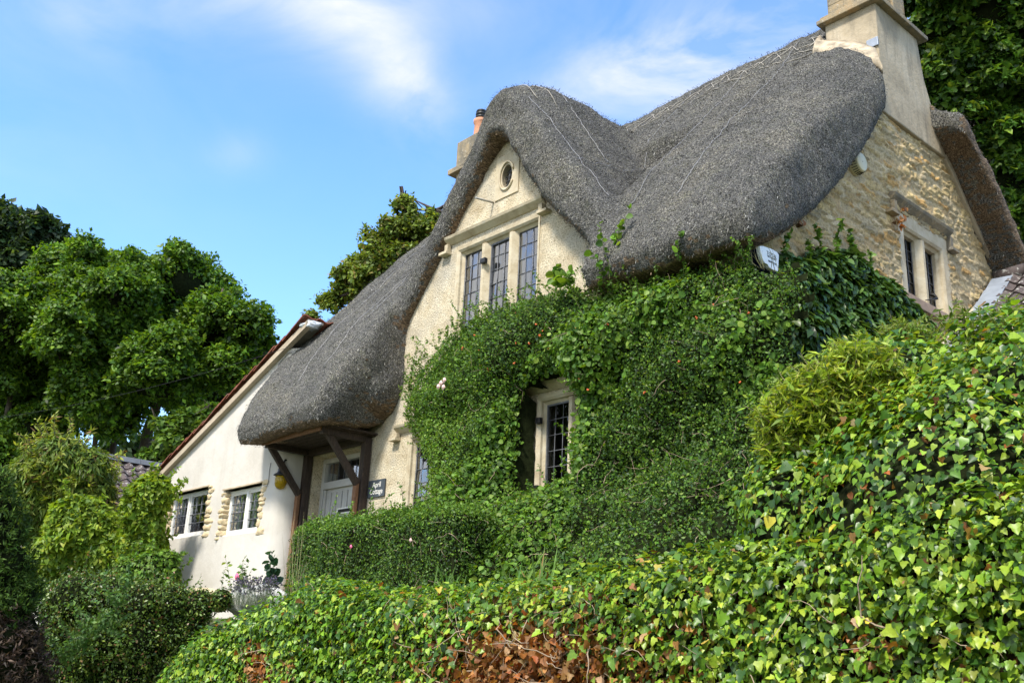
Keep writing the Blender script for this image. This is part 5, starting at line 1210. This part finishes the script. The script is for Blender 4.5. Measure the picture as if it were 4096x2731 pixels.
B_ = px_blobs([(350, 1135, 40), (325, 1165, 40), (335, 1210, 42), (315, 1240, 40), (325, 1280, 45), (375, 1130, 22), (350, 1250, 35)], 17.9)
bush('climbing_hydrangea', 'bright yellow-green climbing hydrangea hugging the left corner of the white wing', 'climber', B_, 9000, T_HEART, .085, HYD, M_leaf, up=.4, nj=.75, lump=.2, lsc=3.5, shoots=50)
# cream flower heads on the corner hydrangea
B_ = px_blobs([(350, 1310, 45), (385, 1290, 28), (385, 1325, 30), (320, 1340, 40), (300, 1310, 36)], 17.0)
bush('rose_bush', 'loose mid-green rose bush at the foot of the white wing, below the hydrangea', 'bush', B_, 4000, T_OVAL, .07, G_MID+[(2, (.16, .26, .04))], shoots=50)
B_ = px_blobs([(140, 1055, 62), (85, 1085, 55), (200, 1080, 52), (95, 1150, 60), (175, 1135, 60), (60, 1200, 45), (225, 1130, 40), (120, 1215, 50), (30, 1120, 50)], 19.6)
bush('feathery_climber', 'tall feathery yellow-green climber with reddish tips above the outbuilding roof end', 'climber', B_, 16000, T_NARROW, .13, [(3, (.12, .19, .02)), (2, (.18, .24, .03)), (2, (.07, .13, .018)), (.2, (.22, .14, .05))], up=.3, shoots=120, sln=.4, spal=[(3, (.24, .30, .04)), (.6, (.25, .15, .06)), (1, (.3, .36, .06))], stt=T_NARROW)
B_ = px_blobs([(180, 1385, 60), (250, 1375, 55), (330, 1390, 55), (400, 1385, 45), (455, 1390, 38), (510, 1375, 25), (150, 1460, 60), (240, 1465, 80), (330, 1470, 75), (410, 1450, 50), (180, 1540, 70), (290, 1550, 80), (380, 1530, 55), (440, 1430, 35), (120, 1400, 30)], 12.3)
bush('cotoneaster', 'sprawling dark small-leaved cotoneaster at lower left, left of the ivy wall', 'bush', B_, 34000, T_OVAL, .034, [(4, (.06, .12, .02)), (3, (.10, .17, .025)), (1.5, (.17, .24, .035)), (.5, (.25, .13, .06))], M_gloss, nj=.9, tj=1, shoots=260, sln=.35, cull=.8, shell=(.72, 1.12), lump=.2, lsc=3)
B_ = px_blobs([(250, 1420, 30), (215, 1440, 28), (270, 1370, 22), (290, 1330, 18), (150, 1500, 26), (190, 1470, 22)], 11.3)
bush('wild_rose_shoots', 'pale green compound-leaved shoots threading through the lower left cotoneaster', 'bush', B_, 900, T_OVAL, .05, [(2, (.10, .20, .05)), (1, (.15, .26, .07))], core=.2, shell=(.3, 1.1), shoots=30)
# conifer
cn = empty('conifer', tuple(PD(0, 1568*K, 10.5)), 'dark upright conifer with browned dead lower branches at the left edge', 'conifer')
B_ = px_blobs([(-10, 1110, 30), (-10, 1170, 42), (0, 1230, 50), (5, 1300, 62), (15, 1380, 70), (15, 1460, 78), (15, 1540, 84), (-60, 1350, 80), (-70, 1500, 90), (20, 1620, 84)], 10.5)
link('inner_twigs', core_mesh('conifer_core', B_, .8, 3, .2, 3), M_core, cn)  # dark hull inside the conifer, painted as inner shade
P, N = blob_points(B_, 2600, (.75, 1.12), .8, .2, 3, 6); Pc, Nc = clumped(P, N, 16, .055)
vv = (CAM[2]-P[:, 2]); brown = (vnoise(P, 2.5, 60)*.25+np.interp(P[:, 2], [1.2, 1.7, 2.2, 3.0], [1.0, .75, .1, -.2])+RNG.normal(0, .12, len(P))) > .5; bb = np.repeat(brown, 16)
C = np.where(bb[:, None], pick([(2, (.06, .038, .024)), (1, (.12, .09, .07)), (1, (.035, .024, .018))], len(Pc)), pick([(3, (.05, .10, .014)), (2, (.09, .16, .02)), (2, (.03, .06, .012))], len(Pc)))
link('foliage', leaf_mesh('conifer_leaves', [(Pc, Nc, T_NARROW, .05, C, dict(tip=np.repeat(unit(N+[0, 0, .8]), 16, 0), nj=.6, tj=.5))]), M_needle, cn)

# lavender, roses, grasses and iris on the bank
lv = empty('lavender', tuple(W(1, 5.95, 590*K, 1385*K)), 'grey-purple lavender in flower in front of the white boulder', 'lavender'); mb = MB(); Ps = []
for k in range(230):
    a = random.uniform(530, 628); b = 1392-8*random.random(); s_ = W(1, 5.9+random.uniform(-.1, .15), a*K, b*K); pts = twig(mb, s_, (random.gauss(0, .28), random.gauss(0, .2), 1), random.uniform(.16, .34), .0025, .06, 4)
    for t in np.linspace(.6, 1, 7): Ps.append((pts[-2].lerp(pts[-1], t))[:])
Ps = np.array(Ps); mb.build('stems_or_shade_core', m_simple('grey_green_stem', (.12, .15, .09), .9), lv)
link('flowers', leaf_mesh('lavender_flowers', [(Ps, RNG.normal(0, 1, Ps.shape), T_OVAL, .022, pick([(2, (.10, .09, .15)), (1, (.16, .14, .24)), (1, (.06, .07, .07))], len(Ps)), dict(tip=(0, 0, .6), nj=.5, tj=.6))]), M_petal, lv)
def herb(name, label, cat, base, n, ln, r, tm, sz, pal, spread=.3, bloom=None, per=3):
    rt_ = empty(name, tuple(base), label, cat); mb = MB(); st = [np.array(base)+RNG.normal(0, .04, 3)*[1, 1, 0] for _ in range(n)]; dr = [(random.gauss(0, spread), random.gauss(0, spread), 1) for _ in range(n)]
    link('leaves', leaf_mesh(name+'_leaves', [sprigs(mb, st, dr, ln, r, per, tm, sz, pal)]), M_leaf, rt_); mb.build('stems_or_shade_core', M_bark, rt_)
    if bloom: rose(bloom[0], bloom[1], bloom[2], rt_)
    return rt_
herb('garden_rose', 'small garden rose with one pink bloom against the foot of the white wing', 'rose', W(1, 6.9, 545*K, 1368*K), 9, .5, .005, T_OVAL, .06, G_MID, .35, (W(1, 6.85, 548*K, 1324*K), .065, M_rose))
herb('blue_leaved_plant', 'dark blue-green leafy stem beside the white boulder, right of the pink rose', 'plant', W(1, 6.8, 622*K, 1362*K), 4, .5, .007, T_ROUND, .085, [(2, (.035, .09, .06)), (1, (.05, .12, .08))], .2)
def blades(name, label, cat, base, n, ln, w, pal, spread=.35, arch=.25):
    P, F, C = [], [], []
    for k in range(n):
        b = np.array(base)+np.array([random.gauss(0, .12), random.gauss(0, .06), 0]); d = np.array([random.gauss(0, spread), random.gauss(-.05, spread*.5), 1.0]); d /= np.linalg.norm(d); s = np.cross(d, [0, 1, 0]); s /= np.linalg.norm(s); L_ = ln*random.uniform(.6, 1.15); o = len(P); c = pick(pal, 1)[0]
        for i in range(6):
            t = i/5; p = b+d*L_*t+np.array([d[0], d[1], -abs(d[0])])*arch*L_*t*t; ww = w*(1-t**2.2)+.0008; P += [p-s*ww, p+s*ww]; C += [c, c]
            if i: F.append((o+2*i-2, o+2*i-1, o+2*i+1, o+2*i))
    return tag(link(name, np_mesh(name, P, np.array(F), col=np.array(C)), M_leaf), label, cat)
IR = [(3, (.10, .20, .04)), (2, (.16, .27, .06)), (.6, (.35, .22, .08))]
blades('iris_leaves', 'narrow iris blades behind the ivy wall at the left end of the clipped hedge', 'iris', W(1, 5.9, 705*K, 1385*K), 16, .42, .011, IR)
blades('iris_leaves', 'iris blades rising behind the ivy wall, left of the brown dead patch', 'iris', W(1, 5.7, 1035*K, 1378*K), 12, .36, .012, IR)
blades('iris_leaves', 'sword-like iris blades above the brown dead ivy patch', 'iris', W(1, 5.7, 1225*K, 1372*K), 16, .42, .014, IR)
blades('tall_grass', 'tall pale seeding grass stalks at the left end of the clipped hedge', 'grass', W(1, 6.2, 665*K, 1372*K), 14, .95, .003, [(1, (.42, .36, .2)), (1, (.3, .3, .14))], .12, .15)
# climbing sprigs up the thatch
mb = MB(); st = [W(1, 8.3, 1440*K, 600*K), W(1, 8.6, 1440*K, 540*K), W(1, 8.5, 1415*K, 575*K)]

# ---- trees
def tree(name, label, blobs, trunks, per, tuft, tmpl, size, pal, anchors, mtl=None, group=None, cull=.8, shell=(.62, 1.08), lump=.16, lsc=.5, seed=5, core=.5, bark=M_bark, tip=None, up=.5, subn=24, corek=.66):
    base = trunks[0][0]; r = empty(name, tuple(base), label, 'tree', group)
    sb = []; rs = np.random.default_rng(seed)
    for c, rad in blobs:
        rad = np.array(rad); k = max(3, int(subn*rad[0]/1.0))
        for _ in range(k):
            d = rs.normal(0, 1, 3); d /= np.linalg.norm(d)
            rr = rs.uniform(.22, .5)*rad[0]; sb.append((np.array(c)+d*rad*rs.uniform(.45, .95), np.array([rr*1.05, rr*1.05, rr*.92])))
    P, N = blob_points(sb, anchors, (.6, 1.1), .4, .12, 1.5, seed, down=False); N = unit(N+[0, 0, .35])
    Pc, Nc = clumped(P, N, per, tuft); tip = np.repeat(unit(N+RNG.normal(0, .35, P.shape)), per, 0)
    tone = np.repeat(np.clip(1+RNG.normal(0, .22, len(P)), .5, 1.6), per)[:, None]
    pl_ = [(Pc, Nc+[0, 0, up], tmpl, size, np.clip(pick(pal, len(Pc), .15)*tone, 0, .8), dict(tip=tip, nj=.7, tj=.55))]
    crown = link('crown', leaf_mesh(name+'_leaves', pl_), mtl or M_leaf, r); link('inner_shade', core_mesh(name+'_core', blobs, corek, 3, .2, .6, seed), M_core, crown)  # core is a dark hull painted as shade inside the crown
    mb = MB()
    random.seed(seed)
    for b0, rad, tg in [(np.array(t[0]), t[1], t[2]) for t in trunks]:
        for j, ti in enumerate(tg):
            c = np.array(blobs[ti][0]); pts = []
            for t in np.linspace(0, 1, 9):
                q = b0+(c-b0)*np.array([t**1.5, t**1.5, t**.9]); q = q+np.array([math.sin(t*7+j), math.cos(t*5+j), 0])*rad*.7*math.sin(t*math.pi); pts.append(tuple(q))
            mb.tube(pts, [rad*(1-.8*t) for t in np.linspace(0, 1, 9)], 7)
    ix = RNG.choice(len(P), min(len(P), 260))
    for i in ix:
        c = min((np.array(b[0]) for b in blobs), key=lambda c: np.sum((c-P[i])**2)); a = c+(P[i]-c)*.1; m_ = (a+P[i])/2+RNG.normal(0, .25, 3); mb.tube([tuple(a), tuple(m_), tuple(P[i])], [trunks[0][1]*.16, trunks[0][1]*.1, trunks[0][1]*.04], 4, False)
    mb.build('trunk', bark, r)
    return r
def gz(p, z=3.0): q = np.array(p, float); q[2] = z; return q
TG = [(3, (.065, .145, .014)), (3, (.10, .20, .016)), (2, (.16, .27, .018)), (1, (.035, .08, .015))]
BT = [(150, 635, 68), (215, 625, 62), (260, 690, 80), (330, 650, 70), (405, 650, 70), (470, 655, 58), (500, 710, 50), (560, 740, 45), (585, 790, 42), (550, 850, 55), (500, 800, 70), (420, 760, 80), (340, 780, 85), (250, 800, 85), (160, 760, 90), (70, 720, 80), (10, 740, 80), (30, 840, 90), (120, 880, 90), (220, 900, 70), (330, 880, 80), (430, 880, 70), (500, 900, 55), (20, 960, 85), (100, 990, 60), (290, 960, 40), (0, 1050, 60), (250, 975, 35), (420, 940, 40), (540, 900, 40), (280, 740, 90), (380, 720, 85), (440, 820, 85), (200, 830, 85), (360, 850, 85), (60, 800, 90), (150, 700, 70), (480, 760, 60), (100, 940, 80)]
B_ = px_blobs([(a, b, r, random.uniform(-2.5, 2.5)) for a, b, r in BT], 30, 1.1)
b0 = gz(PD(325*K, 1100*K, 31), 2.5); b1 = gz(PD(235*K, 1120*K, 32), 2.5); b2 = gz(PD(40*K, 1100*K, 30), 2.5); b3 = gz(PD(450*K, 1100*K, 31), 2.5)
tree('broadleaf_tree', 'very large domed green tree standing behind the white wing and outbuilding', B_, [(b0, .34, [11, 10, 21]), (b1, .2, [12, 19]), (b2, .26, [17, 23]), (b3, .16, [22])], 22, .26, T_OVAL, .13, TG, 27000, lsc=.7, up=.6)
B_ = px_blobs([(30, 560, 62), (-40, 540, 80), (95, 550, 42), (60, 610, 60), (-20, 640, 80), (130, 585, 30), (80, 530, 35)], 40)
tree('chestnut_tree', 'darker tree with drooping leaf tufts behind the big tree at top left', B_, [(gz(PD(-20*K, 1100*K, 40)), .4, [0, 1, 3, 4])], 18, .4, T_OVAL, .25, [(3, (.025, .05, .02)), (2, (.04, .08, .025)), (1, (.07, .12, .03))], 4500, lsc=.5)
B_ = px_blobs([(935, 505, 40), (900, 545, 42), (970, 550, 48), (870, 600, 45), (940, 600, 55), (1010, 540, 45), (800, 635, 36), (850, 650, 50), (780, 680, 26), (920, 660, 60), (925, 465, 14), (930, 480, 20), (1000, 480, 9), (840, 540, 14), (1040, 620, 60), (725, 738, 20), (760, 700, 24), (830, 720, 50)], 27)
tree('hazy_olive_tree', 'olive-green tree with a spiky top rising behind the left thatch slope', B_, [(gz(PD(900*K, 1000*K, 27)), .3, [1, 3, 4, 7, 2, 6])], 18, .18, T_OVAL, .11, [(3, (.15, .22, .03)), (2, (.22, .29, .045)), (2, (.09, .14, .02)), (.5, (.26, .2, .06))], 5200, lsc=.8, core=.4, shell=(.5, 1.15), seed=9, corek=.3)
bpy.data.objects['hazy_olive_tree'].name = 'olive_green_tree'
B_ = px_blobs([(2190, 25, 85), (2150, 90, 55), (2280, 60, 110), (2160, 170, 60), (2240, 190, 90), (2340, 160, 90), (2170, 270, 45), (2260, 300, 80), (2340, 330, 90), (2300, 420, 70), (2350, 470, 70), (2320, 540, 55), (2400, 60, 100), (2420, 300, 100), (2420, 500, 90), (2200, 340, 40), (2210, -60, 100), (2350, -40, 120)], 23, 1.3)
tree('maple_tree', 'tall maple with bright lobed leaves behind the right-hand chimney and gable', B_, [(gz(PD(2330*K, 900*K, 23)), .35, [4, 7, 8, 2, 9]), (gz(PD(2420*K, 900*K, 23)), .25, [13, 12, 5])], 16, .2, T_IVY, .13, [(3, (.06, .14, .018)), (3, (.10, .20, .025)), (1.5, (.17, .26, .03)), (1.5, (.03, .07, .015))], 17000, lsc=.8, seed=7)
B_ = px_blobs([(440, 1000, 55), (400, 1040, 42), (475, 960, 35), (380, 1000, 30), (500, 1000, 60), (350, 1060, 30)], 25)
tree('young_maple', 'light green young maple just above the sloping tiled verge of the wing', B_, [(gz(PD(420*K, 1200*K, 25)), .12, [0, 1, 2, 4])], 14, .16, T_IVY, .12, [(3, (.08, .16, .02)), (2, (.13, .22, .03)), (1, (.04, .09, .015))], 1700, lsc=1)
# woodland beyond, reads as one mass
B_ = px_blobs([(x, 1085+random.randint(-25, 25), 62) for x in range(-200, 700, 55)]+[(x, 1180, 70) for x in range(-200, 700, 70)], 46)
r = tag(link('distant_wood', core_mesh('wood_core', B_, .8, 3, .2, .5), M_core), kind='stuff')
P, N = blob_points(B_, 12000, (.8, 1.15), .85, .2, .5, 9)
r2 = tag(link('distant_wood_leaves', leaf_mesh('wood_leaves', [(P, N, T_OVAL, .45, pick([(2, (.025, .055, .012)), (1, (.05, .1, .018))], len(P)), dict(nj=.8, tj=1))]), M_leaf, r))
r2.name = 'leaves'

# uncountable pieces of a plant and its dark shade core read as one mass; repeated plants share a group
for o_ in bpy.data.objects:
    if o_.parent and o_.name.split('.')[0] in ('shoots', 'bare_twigs', 'leaves', 'dead_leaves', 'inner_shade', 'inner_twigs', 'stems_or_shade_core', 'runners', 'crown', 'foliage', 'loose_reed', 'flowers', 'hazel_spars'): o_['kind'] = 'stuff'
    k_ = o_.name.split('.')[0]
    gr = {'iris_leaves': 'iris clumps behind the ivy wall', 'climbing_hydrangea': 'climbing hydrangeas at the left', 'willow_leaved_shrub': 'willow-leaved shrubs at the right', 'boulder': 'stones below the white wing'}.get(k_)
    if gr and not o_.parent: o_['group'] = gr
